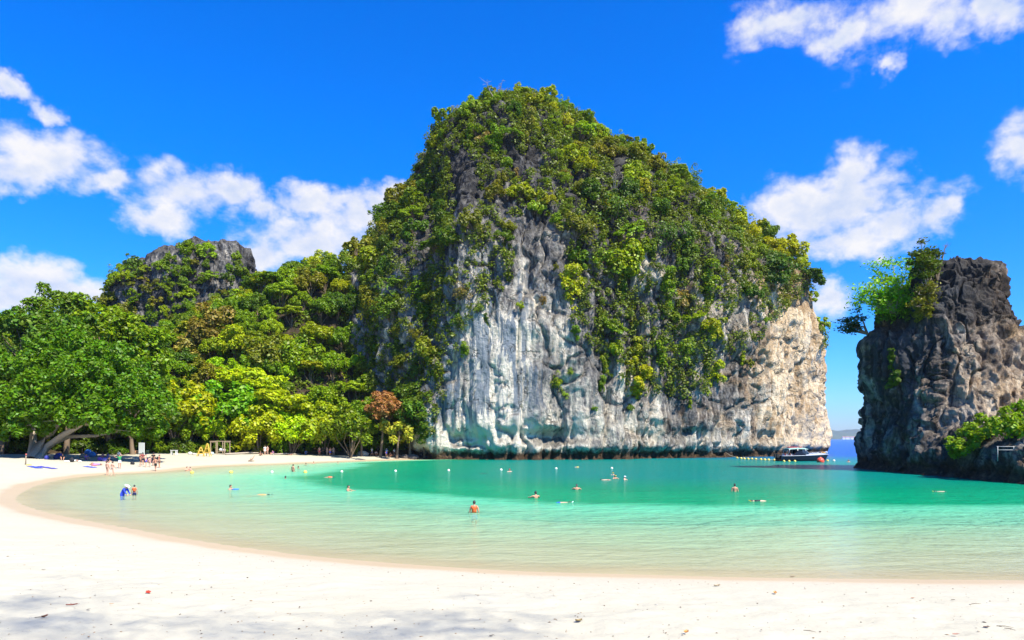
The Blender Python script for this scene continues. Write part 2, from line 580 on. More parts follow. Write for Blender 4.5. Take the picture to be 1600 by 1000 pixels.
def sand_mat():
    m, t = new_mat('coral_sand')
    geo = t.n('ShaderNodeNewGeometry')
    p = geo.outputs['Position']
    z = t.n('ShaderNodeSeparateXYZ', inp={0: p}).outputs[2]
    n1 = t.noise(p, 0.35, 6, 0.6)
    n2 = t.noise(p, 9.0, 6, 0.7)
    n3 = t.noise(p, 60.0, 3, 0.6)
    dry = t.mix(n1, (0.41, 0.378, 0.275), (0.475, 0.447, 0.345))
    dry = t.mix(t.math('MULTIPLY', t.smooth(n2, 0.52, 0.7), 0.35), dry, (0.37, 0.315, 0.23))
    grit = t.smooth(t.noise(p, 34.0, 2, 0.5), 0.70, 0.76)
    dry = t.mix(t.math('MULTIPLY', grit, 0.5), dry, (0.34, 0.26, 0.17))
    edge = t.math('ADD', z, t.math('MULTIPLY', t.math('SUBTRACT', t.noise(p, 0.22, 3, 0.5), 0.5), 0.16))
    wet = t.smooth(edge, 0.17, 0.09)
    wcol = t.mix(n1, (0.43, 0.33, 0.20), (0.47, 0.37, 0.235))
    bed = t.mix(t.math('MULTIPLY', t.smooth(t.noise(t.mapping(p, (0.45, 1.0, 1)), 1.0, 5, 0.62), 0.55, 0.7), 0.5), (0.48, 0.45, 0.29), (0.30, 0.31, 0.16))
    wcol = t.mix(t.smooth(z, -0.02, -0.14), wcol, bed)
    damp = t.smooth(edge, 0.30, 0.14)
    col = t.mix(t.math('MULTIPLY', damp, 0.35), dry, (0.45, 0.36, 0.25))
    col = t.mix(wet, col, wcol)
    h = t.math('ADD', t.math('MULTIPLY', n2, 1.0), t.math('ADD', t.math('MULTIPLY', n3, 0.25), t.math('MULTIPLY', t.noise(p, 2.2, 4, 0.55), 2.0)))
    bs = t.math('MULTIPLY', t.math('SUBTRACT', 1.0, wet), 0.55)
    bp = t.n('ShaderNodeBump', inp={'Height': h, 'Strength': bs, 'Distance': 0.03})
    b = t.n('ShaderNodeBsdfPrincipled', inp={'Base Color': col, 'Roughness': t.math('SUBTRACT', 0.95, t.math('MULTIPLY', wet, 0.45)), 'Specular IOR Level': 0.25, 'Normal': bp.outputs[0]})
    finish(t, b.outputs[0])
    return m


M_SAND = sand_mat()
xs = graded([(-130, -16, 1.0), (-16, 16, 0.14), (16, 60, 0.9)], 26, -16000, 16000)
ys = graded([(-30, 8, 1.0), (8, 24, 0.12), (24, 60, 0.6), (60, 140, 1.0)], 26, -3000, 16000)
me, bx_, by_ = grid_mesh('beach', xs, ys, lambda x, y: beach_h(x, y) + sand_relief(x, y), M_SAND)
beach = link(bpy.data.objects.new('beach', me))
tag(beach, kind='structure', label='white sand beach curving round the shallow bay')


_ds = np.concatenate([np.arange(8, 40, .05), np.arange(40, 200, .1)])


def ground_at(px, py):
    """point where the view ray through a photo pixel meets sand or water"""
    k = (EYE - 2.1) * F / max(py - HOR, 1.0)
    ds = _ds[(_ds > k - 3) & (_ds < EYE * F / max(py - HOR, 1.0) + 1)]
    if len(ds) == 0:
        return Vector(((px - 800) / F * 200, 200, 0))
    x = (px - 800) / F * ds
    z = EYE + (HOR - py) / F * ds
    g = np.maximum(0, beach_h(x, ds))
    hit = np.nonzero(z <= g)[0]
    i = int(hit[0]) if len(hit) else len(ds) - 1
    return Vector((float(x[i]), float(ds[i]), float(g[i])))


def water_mat():
    m, t = new_mat('bay_water')
    geo = t.n('ShaderNodeNewGeometry')
    p = geo.outputs['Position']
    sp = t.n('ShaderNodeSeparateXYZ', inp={0: p})
    q = t.n('ShaderNodeAttribute', attribute_name='offing').outputs['Fac']         # metres from the waterline
    q = t.math('ADD', q, t.math('MULTIPLY', t.math('SUBTRACT', t.noise(t.mapping(p, (0.1, 0.22, 1)), 1.0, 4, 0.55), 0.5), 5.0))
    col = t.ramp(t.math('DIVIDE', q, 60.0), [(0.0, (0.50, 0.46, 0.28)), (0.03, (0.55, 0.60, 0.37)), (0.10, (0.48, 0.71, 0.42)), (0.22, (0.30, 0.74, 0.43)), (0.335, (0.14, 0.66, 0.37)),
                                             (0.385, (0.002, 0.33, 0.14)), (0.56, (0.001, 0.24, 0.115)), (0.85, (0.001, 0.20, 0.165))])
    far = t.smooth(t.math('ADD', sp.outputs[1], t.math('MULTIPLY', sp.outputs[0], 0.5)), 135.0, 215.0)
    col = t.mix(far, col, (0.0, 0.075, 0.38))
    sw = t.noise(t.mapping(p, (0.05, 0.3, 1)), 1.0, 5, 0.6)
    col = t.mix(t.math('MULTIPLY', t.math('SUBTRACT', sw, 0.3), 0.35), col, t.mix(1.0, col, (0.55, 0.72, 0.78), 'MULTIPLY'))
    # ripples: small wavelets inshore, longer chop outside
    r1 = t.noise(t.mapping(p, (1.3, 2.6, 1)), 1.0, 4, 0.6, 0.3)
    r2 = t.noise(t.mapping(p, (0.35, 0.8, 1)), 1.0, 4, 0.55, 0.4)
    r3 = t.noise(t.mapping(p, (5, 9, 1)), 1.0, 3, 0.55)
    h = t.math('ADD', t.math('MULTIPLY', r1, 0.5), t.math('ADD', t.math('MULTIPLY', r2, 1.0), t.math('MULTIPLY', r3, 0.10)))
    bp = t.n('ShaderNodeBump', inp={'Height': h, 'Strength': 1.0, 'Distance': 0.3})
    bp2 = t.n('ShaderNodeBump', inp={'Height': h, 'Strength': 1.0, 'Distance': 0.75})
    body = t.n('ShaderNodeBsdfDiffuse', inp={'Color': col, 'Normal': bp2.outputs[0]})
    clear = t.n('ShaderNodeBsdfTransparent', inp={'Color': (0.93, 0.98, 0.94, 1)})
    opac = t.ramp(t.math('DIVIDE', q, 30.0), [(0.0, 0.0), (0.05, 0.10), (0.25, 0.36), (0.7, 0.80), (1.0, 1.0)])
    under = t.n('ShaderNodeMixShader', inp={0: opac, 1: clear.outputs[0], 2: body.outputs[0]})
    gl = t.n('ShaderNodeBsdfGlossy', inp={'Color': (1, 1, 1, 1), 'Roughness': 0.11, 'Normal': bp.outputs[0]})
    fr = t.n('ShaderNodeFresnel', inp={'IOR': 1.33, 'Normal': bp.outputs[0]})
    fac = t.math('MINIMUM', t.math('MULTIPLY', fr.outputs[0], 0.7), 0.36)
    fac = t.math('MULTIPLY', fac, t.smooth(q, -1.0, 2.0))
    mx = t.n('ShaderNodeMixShader', inp={0: fac, 1: under.outputs[0], 2: gl.outputs[0]})
    finish(t, mx.outputs[0])
    return m


xs = graded([(-60, 60, 0.8), (60, 130, 2.0)], 30, -16000, 16000)
ys = graded([(14, 60, 0.7), (60, 160, 1.2)], 34, None, 16000)
me, wx, wy = grid_mesh('water', xs, ys, lambda x, y: np.zeros_like(x), water_mat())
att = me.attributes.new('offing', 'FLOAT', 'POINT')
qd = depth_q(wx, wy) * np.where(shore_sd(wx, wy) < 0, 1, 0)
att.data.foreach_set('value', np.minimum(qd, 80).astype(np.float32))
water = link(bpy.data.objects.new('water', me))
tag(water, kind='structure', label='calm bay water turning from clear mint to emerald and blue')


# ------------------------------------------------------------------ rock bodies built from plan contours
def contour_rock(name, center, levels, nth, nz, front, disp, mat, zone_attr, front_share=0.8):
    cx, cy = center
    # angles: dense over the side that faces the bay
    f0, f1 = R(front[0]), R(front[1])
    nf = int(nth * front_share)
    th = np.concatenate([np.linspace(f0, f1, nf, endpoint=False), np.linspace(f1, f0 + 2 * math.pi, nth - nf, endpoint=False)])
    zs, Rk = [], []
    for z, poly in levels:
        pts = np.array(poly, float)
        nxt = np.roll(pts, -1, 0)
        tt = np.linspace(0, 1, 24, endpoint=False)[:, None, None]
        dense = (pts[None] * (1 - tt) + nxt[None] * tt).transpose(1, 0, 2).reshape(-1, 2)
        a = np.arctan2(dense[:, 1] - cy, dense[:, 0] - cx)
        r = np.hypot(dense[:, 1] - cy, dense[:, 0] - cx)
        o = np.argsort(a)
        a, r = a[o], r[o]
        a = np.concatenate([a - 2 * math.pi, a, a + 2 * math.pi]); r = np.tile(r, 3)
        thm = (th + math.pi) % (2 * math.pi) - math.pi
        Rk.append(np.interp(thm, a, r)); zs.append(z)
    zs = np.array(zs); Rk = np.array(Rk)
    zd = np.linspace(zs[0], zs[-1], 260)
    Rd = np.stack([np.interp(zd, zs, Rk[:, j]) for j in range(nth)], 1)
    ker = np.exp(-np.linspace(-2, 2, 13) ** 2); ker /= ker.sum()
    pad = np.concatenate([np.repeat(Rd[:1], 6, 0), Rd, np.repeat(Rd[-1:], 6, 0)])
    Rd = sum(ker[k] * pad[k:k + 260] for k in range(13))
    # soften corners between contour points round the plan
    for _ in range(2):
        Rd = 0.5 * Rd + 0.25 * (np.roll(Rd, 1, 1) + np.roll(Rd, -1, 1))
    V = np.zeros((nz, nth, 3))
    for j in range(nth):
        s = np.concatenate([[0], np.cumsum(np.hypot(np.diff(Rd[:, j]), np.diff(zd)))])
        u = np.linspace(0, s[-1], nz)
        rj = np.interp(u, s, Rd[:, j]); zj = np.interp(u, s, zd)
        V[:, j, 0] = cx + np.cos(th[j]) * rj
        V[:, j, 1] = cy + np.sin(th[j]) * rj
        V[:, j, 2] = zj
    def normals(V):
        dth = np.roll(V, -1, 1) - np.roll(V, 1, 1)
        dz = np.gradient(V, axis=0)
        n = np.cross(dth, dz)
        return n / (np.linalg.norm(n, axis=2, keepdims=True) + 1e-9)
    N = normals(V)
    p = V.reshape(-1, 3)
    D = disp(p, N.reshape(-1, 3))
    p = p + N.reshape(-1, 3) * D[:, None]
    V = p.reshape(nz, nth, 3)
    top = V[-1].mean(0)
    i = np.arange((nz - 1) * nth).reshape(nz - 1, nth)
    f = np.stack([i, np.roll(i, -1, 1), np.roll(i, -1, 1) + nth, i + nth], 2).reshape(-1, 4)
    verts = np.concatenate([p, top[None]])
    tl = len(p)
    last = (nz - 1) * nth + np.arange(nth)
    cap = np.stack([last, np.roll(last, -1), np.full(nth, tl), np.full(nth, tl)], 1)
    me = np_mesh(name, verts, np.concatenate([f]), mat, True)
    # cap as triangles
    bm = bmesh.new(); bm.from_mesh(me); bm.verts.ensure_lookup_table()
    for a, b in zip(last, np.roll(last, -1)):
        bm.faces.new((bm.verts[int(a)], bm.verts[int(b)], bm.verts[tl])).smooth = True
    bm.to_mesh(me); bm.free()
    for an, vals in zone_attr(verts).items():
        at = me.attributes.new(an, 'FLOAT', 'POINT')
        at.data.foreach_set('value', vals.astype(np.float32))
    ob = link(bpy.data.objects.new(name, me))
    N2 = normals(V).reshape(-1, 3)
    return ob, p, N2


def scale_poly(poly, c, k):
    return [(c[0] + (x - c[0]) * k, c[1] + (y - c[1]) * k) for x, y in poly]


A0 = [(-45, 165), (-30, 149), (-16, 134.5), (0, 132), (12.5, 133), (26, 138), (41.6, 147), (60, 159), (77, 178), (88, 195), (90, 215), (80, 245), (40, 260), (-10, 255), (-45, 225), (-55, 190)]
A28 = [(-43, 167), (-32, 152), (-19, 137), (-1, 133.5), (12, 133.5), (26, 137), (42, 145), (58, 156), (73, 170), (82, 186), (85, 208), (76, 240), (38, 255), (-8, 250), (-42, 222), (-50, 190)]
A45 = [(-38, 170), (-30, 157), (-20, 144), (-3, 138.5), (12, 138), (26, 140), (42, 147), (58, 157), (71, 169), (79, 185), (80, 205), (72, 235), (35, 248), (-8, 243), (-38, 218), (-46, 190)]
A58 = [(-31, 175), (-25, 164), (-18, 153), (-3, 146), (12, 144), (26, 147), (42, 154), (55, 163), (66, 174), (72.5, 187), (72, 203), (62, 225), (30, 235), (-6, 230), (-30, 212), (-38, 190)]
A67 = [(-25, 179), (-21, 170), (-15, 159), (-3, 152), (12, 150), (25, 153), (38, 161), (49, 170), (57, 179), (61, 188), (58, 200), (46, 215), (25, 222), (-4, 218), (-24, 205), (-30, 190)]
A79 = [(-19, 178), (-16, 169), (-9, 162), (0, 158), (10, 158), (18, 161), (24, 167), (28, 173), (30, 179), (29, 186), (26, 194), (19, 203), (8, 206), (-6, 203), (-16, 196), (-20, 187)]
TC = (3, 178)


def squeeze(poly, xr, kr, kl):
    return [(xr + (x - xr) * kr if x > xr else (x * kl if x < 0 else x), y) for x, y in poly]


A45 = squeeze(A45, 20, .965, .98); A58 = squeeze(A58, 20, .89, .97); A67 = squeeze(A67, 18, .77, .99); A79 = squeeze(A79, 8, .78, 1.04)
levels = [(-4, A0), (6, A0), (28, A28), (45, A45), (58, A58), (67.5, A67), (79.6, A79), (83.6, scale_poly(A79, TC, .80)), (86.4, scale_poly(A79, TC, .55)), (87.8, scale_poly(A79, TC, .25)), (88.4, scale_poly(A79, TC, .04))]


def main_disp(p, n):
    x, y, z = p[:, 0], p[:, 1], p[:, 2]
    wall = sstep(0.85, 0.35, n[:, 2])
    big = 3.0 * fbm(p * np.array([1 / 26, 1 / 26, 1 / 60]) + 2, 3)
    flute = 1.5 * ridged(p * np.array([1 / 7.5, 1 / 7.5, 1 / 42]) + 7, 3)
    blk = 0.85 * fbm(p * np.array([1 / 4.0, 1 / 4.0, 1 / 13.0]) + 13, 4)
    led = 0.5 * ridged(np.stack([x / 19, y / 19, (z + 0.12 * x) / 8.5], 1) + 21, 2)
    fine = 0.30 * ridged(p * np.array([1 / 1.6, 1 / 1.6, 1 / 5.5]) + 31, 3)
    low = sstep(20, 7, z)
    face = np.exp(-((x + 2) / 8) ** 2) * sstep(4, 8, z) * sstep(34, 22, z)
    cre = perlin(np.stack([x / 5.5, y / 5.5, z / 24], 1) + 51 + 0.25 * fbm(p / 4, 2)[:, None])
    cre2 = perlin(np.stack([x / 9, y / 9, z / 6], 1) + 57 + 0.3 * fbm(p / 5, 2)[:, None])
    run = 0.55 * ridged(np.stack([x / 2.4, y / 2.4, z / 17], 1) + 61, 2)
    d = big + wall * (flute * (0.6 + 0.4 * low) + blk + led + fine * 1.5 + run - 1.3 * np.exp(-(cre / 0.05) ** 2) - 0.9 * (1 - face) * sstep(6, 12, z) * np.exp(-(cre2 / 0.045) ** 2)) + (1 - wall) * blk * 0.6
    # bare bulging face on the left of the middle, with straight runnels
    d = d * (1 - 0.6 * face) + 1.5 * face + face * 0.55 * ridged(np.stack([x / 2.1, y / 2.1, z / 60], 1) + 3, 2)
    # sea-cut notch, a second lip with caves above it
    nt = perlin(np.stack([x / 9, y / 9, z * 0], 1) + 5)
    d -= (1.5 + 0.9 * nt) * np.exp(-((z - 0.7) / 1.3) ** 2)
    lip = 6.0 + 2.0 * perlin(np.stack([x / 14, y / 14, z * 0], 1) + 9)
    cave = np.clip(perlin(np.stack([x / 8, y / 8, z * 0], 1) + 15) + 0.35, 0, 1)
    d -= 1.4 * cave * np.exp(-((z - lip + 1.6) / 1.25) ** 2)
    d -= 3.5 * np.exp(-((x - 7.5) / 3.2) ** 2) * np.exp(-((z - 4.6) / 1.5) ** 2)
    # chimney between the forest shoulder and the main face, and the rib beside it
    d -= 4.0 * np.exp(-((x + 18.0) / 3.2) ** 2) * sstep(10, 24, z) * sstep(78, 60, z)
    d += 2.6 * np.exp(-((x + 8.5) / 3.4) ** 2) * sstep(26, 36, z) * sstep(72, 58, z)
    d -= 2.2 * np.exp(-((x - 21.0) / 2.6) ** 2) * sstep(62, 68, z)
    return np.where(y > 215, d * 0.6, d)


def main_zone(v):
    x, z = v[:, 0], v[:, 2]
    px, py = proj(v)
    n = fbm(v * 0.09, 3)
    white = 0.47 + 0.42 * np.exp(-((x + 3) / 9) ** 2) * sstep(36, 24, z + 4 * n) + 0.22 * sstep(12, 4, z + 5 * n) + 0.22 * sstep(48, 66, x + 5 * n) * sstep(52, 34, z)
    white -= 0.44 * sstep(36, 58, z + 5 * n) + 0.12 * sstep(8, 16, x + 4 * n) * sstep(40, 30, x) * sstep(8, 18, z)
    warm = -0.27 + 1.15 * sstep(44, 66, x + 6 * n) + 0.30 * sstep(8, 30, x) - 0.35 * sstep(12, -4, x)
    blue = 1.25 * sstep(14, -6, x + 4 * n) * sstep(44, 30, z) * sstep(5, 10, z)  # weight of the painted blue shade streaks, strongest on the left face
    return {'white': white, 'warm': warm, 'blue': blue}


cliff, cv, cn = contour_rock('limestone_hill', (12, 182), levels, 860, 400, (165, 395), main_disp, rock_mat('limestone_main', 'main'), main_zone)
tag(cliff, kind='structure', label='tall limestone island with streaked grey and white cliff walls')

# left peak behind the forest
def ell(cx, cy, ax, ay, n=20, ph=0.0):
    return [(cx + ax * math.cos(2 * math.pi * k / n + ph), cy + ay * math.sin(2 * math.pi * k / n + ph)) for k in range(n)]


pk = [(8, ell(-92, 190, 26, 18)), (24, ell(-92, 190, 22, 15)), (38, ell(-91.5, 190, 18.5, 13)), (46, ell(-91, 190, 17.3, 12.5)), (50.5, ell(-88.5, 190, 15, 11)),
      (54.5, ell(-86, 190, 12, 8.5)), (56.6, ell(-84.5, 190, 8, 5.5)), (57.6, ell(-84, 190, 2.5, 2))]


def peak_disp(p, n):
    return 1.6 * fbm(p / 9.0 + 4, 3) + 1.2 * ridged(p * np.array([1 / 3.4, 1 / 3.4, 1 / 10]) + 8, 3) + 0.5 * fbm(p / 1.6, 3)


peak, pv, pn = contour_rock('rocky_hill', (-86, 190), pk, 330, 170, (165, 390), peak_disp, rock_mat('limestone_peak', 'peak'),
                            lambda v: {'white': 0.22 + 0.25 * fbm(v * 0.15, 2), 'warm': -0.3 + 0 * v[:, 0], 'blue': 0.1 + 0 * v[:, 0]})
tag(peak, kind='structure', label='small jagged grey karst peak rising behind the forest')

# sea stack on the right
S0 = [(43.2, 85), (44.6, 79), (46.2, 73), (45.8, 66), (46.0, 58), (52, 51), (70, 50), (82, 70), (80, 95), (62, 101), (47, 96)]
S3 = [(43.8, 85), (45.6, 79), (47.4, 73), (47.4, 66), (48.5, 59), (54, 53), (70, 52), (80, 70), (78, 94), (62, 100), (47, 95)]
S5 = [(43.4, 86), (45.5, 80.5), (49, 77.5), (54, 76), (62, 75), (72, 75), (76, 82), (73, 95), (60, 99), (47, 95)]
S10 = [(43.0, 87), (45, 82), (49, 79.5), (54, 78), (61, 78), (67, 80), (70, 86), (67, 95), (58, 98), (47, 95)]
S17 = [(42.3, 88), (44.5, 83.5), (49, 81), (54, 80), (59.5, 81), (63, 84), (63.5, 89), (61, 95), (54, 97), (46, 94)]
S19 = [(45, 88), (46.5, 84.5), (50, 82), (54, 81), (58.5, 82), (61.6, 85), (61.6, 89), (59, 94), (53, 95), (47.5, 92)]
S22 = [(48.6, 88), (49.5, 85.5), (52, 83.4), (54.5, 82.5), (58.5, 83.3), (61, 86), (61, 89), (58, 92), (53, 93), (49.5, 91)]
S24 = [(52.2, 88), (52.6, 86), (54, 84.8), (56, 84.4), (59, 85), (61.5, 87), (61, 89), (58, 91), (54.5, 91)]
def shift_stack(poly, k):
    out = []
    for x, y in poly:
        w = min(1, max(0, (y - 76.5) / 6)) * min(1, max(0, (52 - x) / 5)) * (1 if y < 93 else .6)
        out.append((x + k * w, y))
    return out


S0 = shift_stack(S0, 3.0); S3 = shift_stack(S3, 3.4); S5 = shift_stack(S5, 3.8); S10 = shift_stack(S10, 4.2); S17 = shift_stack(S17, 4.2); S19 = shift_stack(S19, 3.4)
slev = [(-4, S0), (1.2, S0), (3.2, S3), (5.2, S5), (10, S10), (16, S17), (18, S19), (20.8, S22), (23.3, S24), (24.5, scale_poly(S24, (56.5, 87.5), .72)), (25.1, scale_poly(S24, (56, 87.5), .2))]


def stack_disp(p, n):
    x, y, z = p[:, 0], p[:, 1], p[:, 2]
    d = 0.7 * fbm(p / 7.0 + 41, 3) + 0.75 * ridged(p * np.array([1 / 2.7, 1 / 2.7, 1 / 13]) + 43, 3) + 0.28 * fbm(p * np.array([1 / 1.4, 1 / 1.4, 1 / 2.4]) + 45, 3) + 0.16 * ridged(p / 0.6, 2)
    cre = perlin(p * np.array([1 / 3.2, 1 / 3.2, 1 / 7]) + 71 + 0.3 * fbm(p / 2, 2)[:, None]); cre2 = perlin(p * np.array([1 / 5, 1 / 5, 1 / 2.6]) + 77)
    d -= 0.7 * np.exp(-(cre / 0.06) ** 2) + 0.2 * np.exp(-(cre2 / 0.05) ** 2)
    d += 0.9 * ridged(np.stack([x / 9, y / 9, z / 3.6], 1) + 3, 2) * sstep(6, 12, z) * 0.25
    d += sstep(20, 22.5, z) * (0.75 * ridged(p * np.array([1 / 1.7, 1 / 1.7, 1 / 4]) + 91, 3) - 0.3)
    d -= 1.0 * np.exp(-((z - 0.9) / 0.9) ** 2)
    d -= 1.6 * np.exp(-((y - 80.5) / 1.2) ** 2) * np.exp(-((z - 2.6) / 1.6) ** 2) * (x < 50)
    return d


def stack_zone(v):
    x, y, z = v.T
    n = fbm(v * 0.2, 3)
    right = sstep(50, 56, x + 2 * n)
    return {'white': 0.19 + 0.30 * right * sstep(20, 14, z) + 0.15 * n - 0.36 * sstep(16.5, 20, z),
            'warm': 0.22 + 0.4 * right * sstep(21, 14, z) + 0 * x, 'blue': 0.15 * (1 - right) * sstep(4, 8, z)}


stack, sv, sn = contour_rock('sea_stack', (56, 87), slev, 520, 300, (150, 330), stack_disp, rock_mat('limestone_stack', 'stack'), stack_zone)
tag(stack, 'dark weathered rock stack standing in the water at the mouth of the bay', 'rock stack')


# wooded slope behind the beach
def hill_h(x, y):
    tl = treeline + [(-8, 400), (-400, 400), (-400, -60)]
    s = seg_dist(x, y, treeline)
    inn = in_poly(x, y, tl)
    D = np.where(inn, s, 0)
    p = np.stack([x, y, 0 * x], 1)
    h = 1.5 + 0.25 * np.minimum(D, 14) + 0.74 * np.maximum(D - 8, 0)
    h = h + 17 * sstep(-74, -46, x) * sstep(8, 32, D)
    cap = 37 - 16 * sstep(-45, -95, x) + 8 * sstep(-85, -58, x)
    h = cap - np.log1p(np.exp((cap - h) / 3.0)) * 3.0
    h = h + sstep(2, 10, D) * 1.6 * fbm(p * 0.06, 3)
    return np.where(inn & (s > 0.0), np.maximum(h, beach_h(x, y) + 0.02 + 0.06 * D), -3.0)


def soil_mat():
    m, t = new_mat('forest_soil')
    p = t.n('ShaderNodeNewGeometry').outputs['Position']
    c = t.ramp(t.noise(p, 0.8, 6, 0.65), [(0.3, (0.02, 0.017, 0.010)), (0.55, (0.05, 0.037, 0.022)), (0.78, (0.12, 0.09, 0.055))])
    b = t.n('ShaderNodeBsdfPrincipled', inp={'Base Color': c, 'Roughness': 0.95, 'Specular IOR Level': 0.1})
    finish(t, b.outputs[0])
    return m


xs = np.arange(-190, -8, 1.3); ys = np.arange(10, 240, 1.3)
X, Y = np.meshgrid(xs, ys)
me, _, _ = grid_mesh('wooded_hill', xs, ys, hill_h, soil_mat())
hill = link(bpy.data.objects.new('wooded_hill', me))
tag(hill, kind='structure', label='forest floor sloping up behind the beach')

# far coast across the strait
far = MB()
def island_mesh():
    n, mth = 90, 14
    v, f = [], []
    for i in range(n):
        u = i / (n - 1)
        px = 1225 + u * 290
        d = 7000
        x = (px - 800) / F * d
        hgt = (8 + 9 * math.exp(-((px - 1300) / 38) ** 2) + 6 * math.exp(-((px - 1390) / 50) ** 2) + 2.2 * math.sin(px * .11) + 1.2 * math.sin(px * .31)) * d / F
        hgt *= min(1, u * 8, (1 - u) * 8)
        for j in range(mth):
            a = math.pi * j / (mth - 1)
            v.append((x, d + 700 * (1 - math.cos(a)), hgt * max(0.0, math.sin(a)) ** 0.8 - 2 + 4 * math.sin(i * 1.7 + j * 2.1) * math.sin(a)))
    for i in range(n - 1):
        for j in range(mth - 1):
            f.append((i * mth + j, (i + 1) * mth + j, (i + 1) * mth + j + 1, i * mth + j + 1))
    far.add(v, f)
island_mesh()
M_FARHILL = simple('far_forest', (0.05, 0.075, 0.035), 0.95, var=0.5, scale=0.01)
fh = far.build('distant_hill', M_FARHILL, smooth=True)
tag(fh, kind='structure', label='low hazy coast on the horizon between the cliffs')

# thin sea haze over everything
hz = MB(); hz.box((0, 0, 30.0), (34400, 34400, 140.0))
m, t = new_mat('sea_haze')
pv_n = t.n('ShaderNodeVolumePrincipled', inp={'Color': (0.72, 0.84, 1.0, 1), 'Density': 0.00006, 'Anisotropy': 0.2})
out = t.n('ShaderNodeOutputMaterial'); t.t.links.new(pv_n.outputs[0], out.inputs[1])
haze = hz.build('haze', m)
tag(haze, 'thin sea haze paling the far coast', kind='stuff')
# ------------------------------------------------------------------ vegetation
def leaves(cen, nrm, size, r, elong=1.7):
    """leaf-sized folded-free rhombi at cen facing nrm; arrays in, (verts, quads) out"""
    n = len(cen)
    a = np.cross(nrm, r.normal(size=(n, 3)))
    a /= np.linalg.norm(a, axis=1, keepdims=True) + 1e-9
    b = np.cross(nrm, a)
    sz = (np.asarray(size) * r.uniform(0.65, 1.35, n))[:, None]
    L, W = sz * elong * 0.5, sz * 0.5
    v = np.stack([cen - a * L, cen + b * W - nrm * W * 0.25, cen + a * L, cen - b * W - nrm * W * 0.25], 1)
    return v.reshape(-1, 3), np.arange(4 * n).reshape(n, 4)


def unit(v):
    return v / (np.linalg.norm(v, axis=1, keepdims=True) + 1e-9)


def clumps_crown(seed, n_cl, per, radii, rcl, leaf, low=-0.35, shell=0.62, flat=1.0, up=0.55):
    """leaf cloud made of many leafy domes spread through an ellipsoid"""
    r = np.random.default_rng(seed)
    d = unit(r.normal(size=(n_cl * 4, 3)))
    d = d[d[:, 2] > low][:n_cl]
    rad = r.uniform(shell, 1.0, len(d)) * (1 + 0.16 * r.normal(size=len(d)))
    cc = d * rad[:, None] * np.array(radii)
    cr = rcl * r.uniform(0.6, 1.4, len(d))
    V, Q, o = [], [], 0
    for c, k, dd in zip(cc, cr, d):
        m = max(8, int(per * (k / rcl) ** 2))
        n = unit(r.normal(size=(m, 3)) + np.array([0, 0, 0.55]) + 0.35 * dd)
        pos = c + n * np.array([1, 1, flat]) * k * r.uniform(0.55, 1.05, (m, 1))
        nn = unit(n * 0.8 + np.array([0, 0, up]) + 0.55 * r.normal(size=(m, 3)))
        v, q = leaves(pos, nn, np.full(m, leaf), r)
        V.append(v); Q.append(q + o); o += len(v)
    return np.concatenate(V), np.concatenate(Q), cc


def stem_mesh(mb, foot, targets, r0, seed, bend=0.12):
    r = random.Random(seed)
    foot = Vector(foot)
    for i, tg in enumerate(targets):
        tg = Vector(tg)
        mid = foot.lerp(tg, 0.5) + Vector((r.uniform(-1, 1), r.uniform(-1, 1), r.uniform(-.3, .6))) * bend * (tg - foot).length
        k = r0 * (1.0 if i == 0 else r.uniform(.45, .7))
        q1 = foot.lerp(mid, .5) + Vector((0, 0, 0.03))
        mb.tube([foot, q1, mid, mid.lerp(tg, .55), tg], [k, k * .85, k * .62, k * .4, k * .14], 6, cap=False)


class Crown:
    """shared meshes of one kind of crown: foliage of radius 1, stem from the foot at z = -drop"""
    def __init__(s, name, seed, drop, n_cl, per, radii, rcl, leaf, low=-0.35, bark=None, trunk_r=0.05, **kw):
        v, q, cc = clumps_crown(seed, n_cl, per, radii, rcl, leaf, low, **kw)
        v = v + np.array([0, 0, drop])
        s.drop = drop
        s.crown = np_mesh(name + '_crown', v, q, M_LEAF)
        mb = MB()
        r = random.Random(seed)
        pick = r.sample(range(len(cc)), min(7, len(cc)))
        stem_mesh(mb, (0, 0, 0), [(0, 0, drop + .3)] + [cc[i] * 0.85 + np.array([0, 0, drop]) for i in pick], trunk_r, seed)
        s.trunk = mb.mesh(name + '_trunk', bark or M_BARK, True)
        # one-mesh form for shrubs: foliage and stems together
        tv = np.array([w.co[:] for w in s.trunk.vertices])
        tf = [tuple(p.vertices) for p in s.trunk.polygons if len(p.vertices) == 4]
        s.both = np_mesh(name, np.concatenate([v, tv]), np.concatenate([q, np.array(tf) + len(v)]), [M_LEAF, bark or M_BARK],
                         midx=np.concatenate([np.zeros(len(q)), np.ones(len(tf))]))


TREES = [Crown('broad', 100 + k, 1.25, 52, 100, (1, 1, .8), .25, .080, low=-0.45) for k in range(5)]
TALL = [Crown('tall', 150 + k, 1.5, 50, 96, (.85, .85, 1.1), .25, .080, low=-0.6) for k in range(2)]
LAYER = [Crown('layered', 160 + k, 1.6, 50, 90, (1.1, 1.1, .62), .28, .080, low=-0.2, flat=.4, up=1.0) for k in range(2)]
_sr = np.random.default_rng(42)
SHRUBS = [Crown('shrub', 200 + k, .45, int(_sr.integers(16, 34)), 80, (_sr.uniform(.75, 1.25), _sr.uniform(.7, 1.1), _sr.uniform(.55, 1.0)), _sr.uniform(.24, .36), _sr.uniform(.085, .12), low=-0.5, shell=_sr.uniform(.35, .7)) for k in range(9)]
SHRUBS += [Crown('shrub', 220 + k, .6, 30, 60, (1.15, 1.0, .55), .27, .095, low=-0.2, flat=.45, up=1.0) for k in range(2)]
SHRUBS += [Crown('shrub', 226 + k, .7, 20, 46, (.8, .8, 1.1), .30, .085, low=-0.6, shell=.2) for k in range(2)]
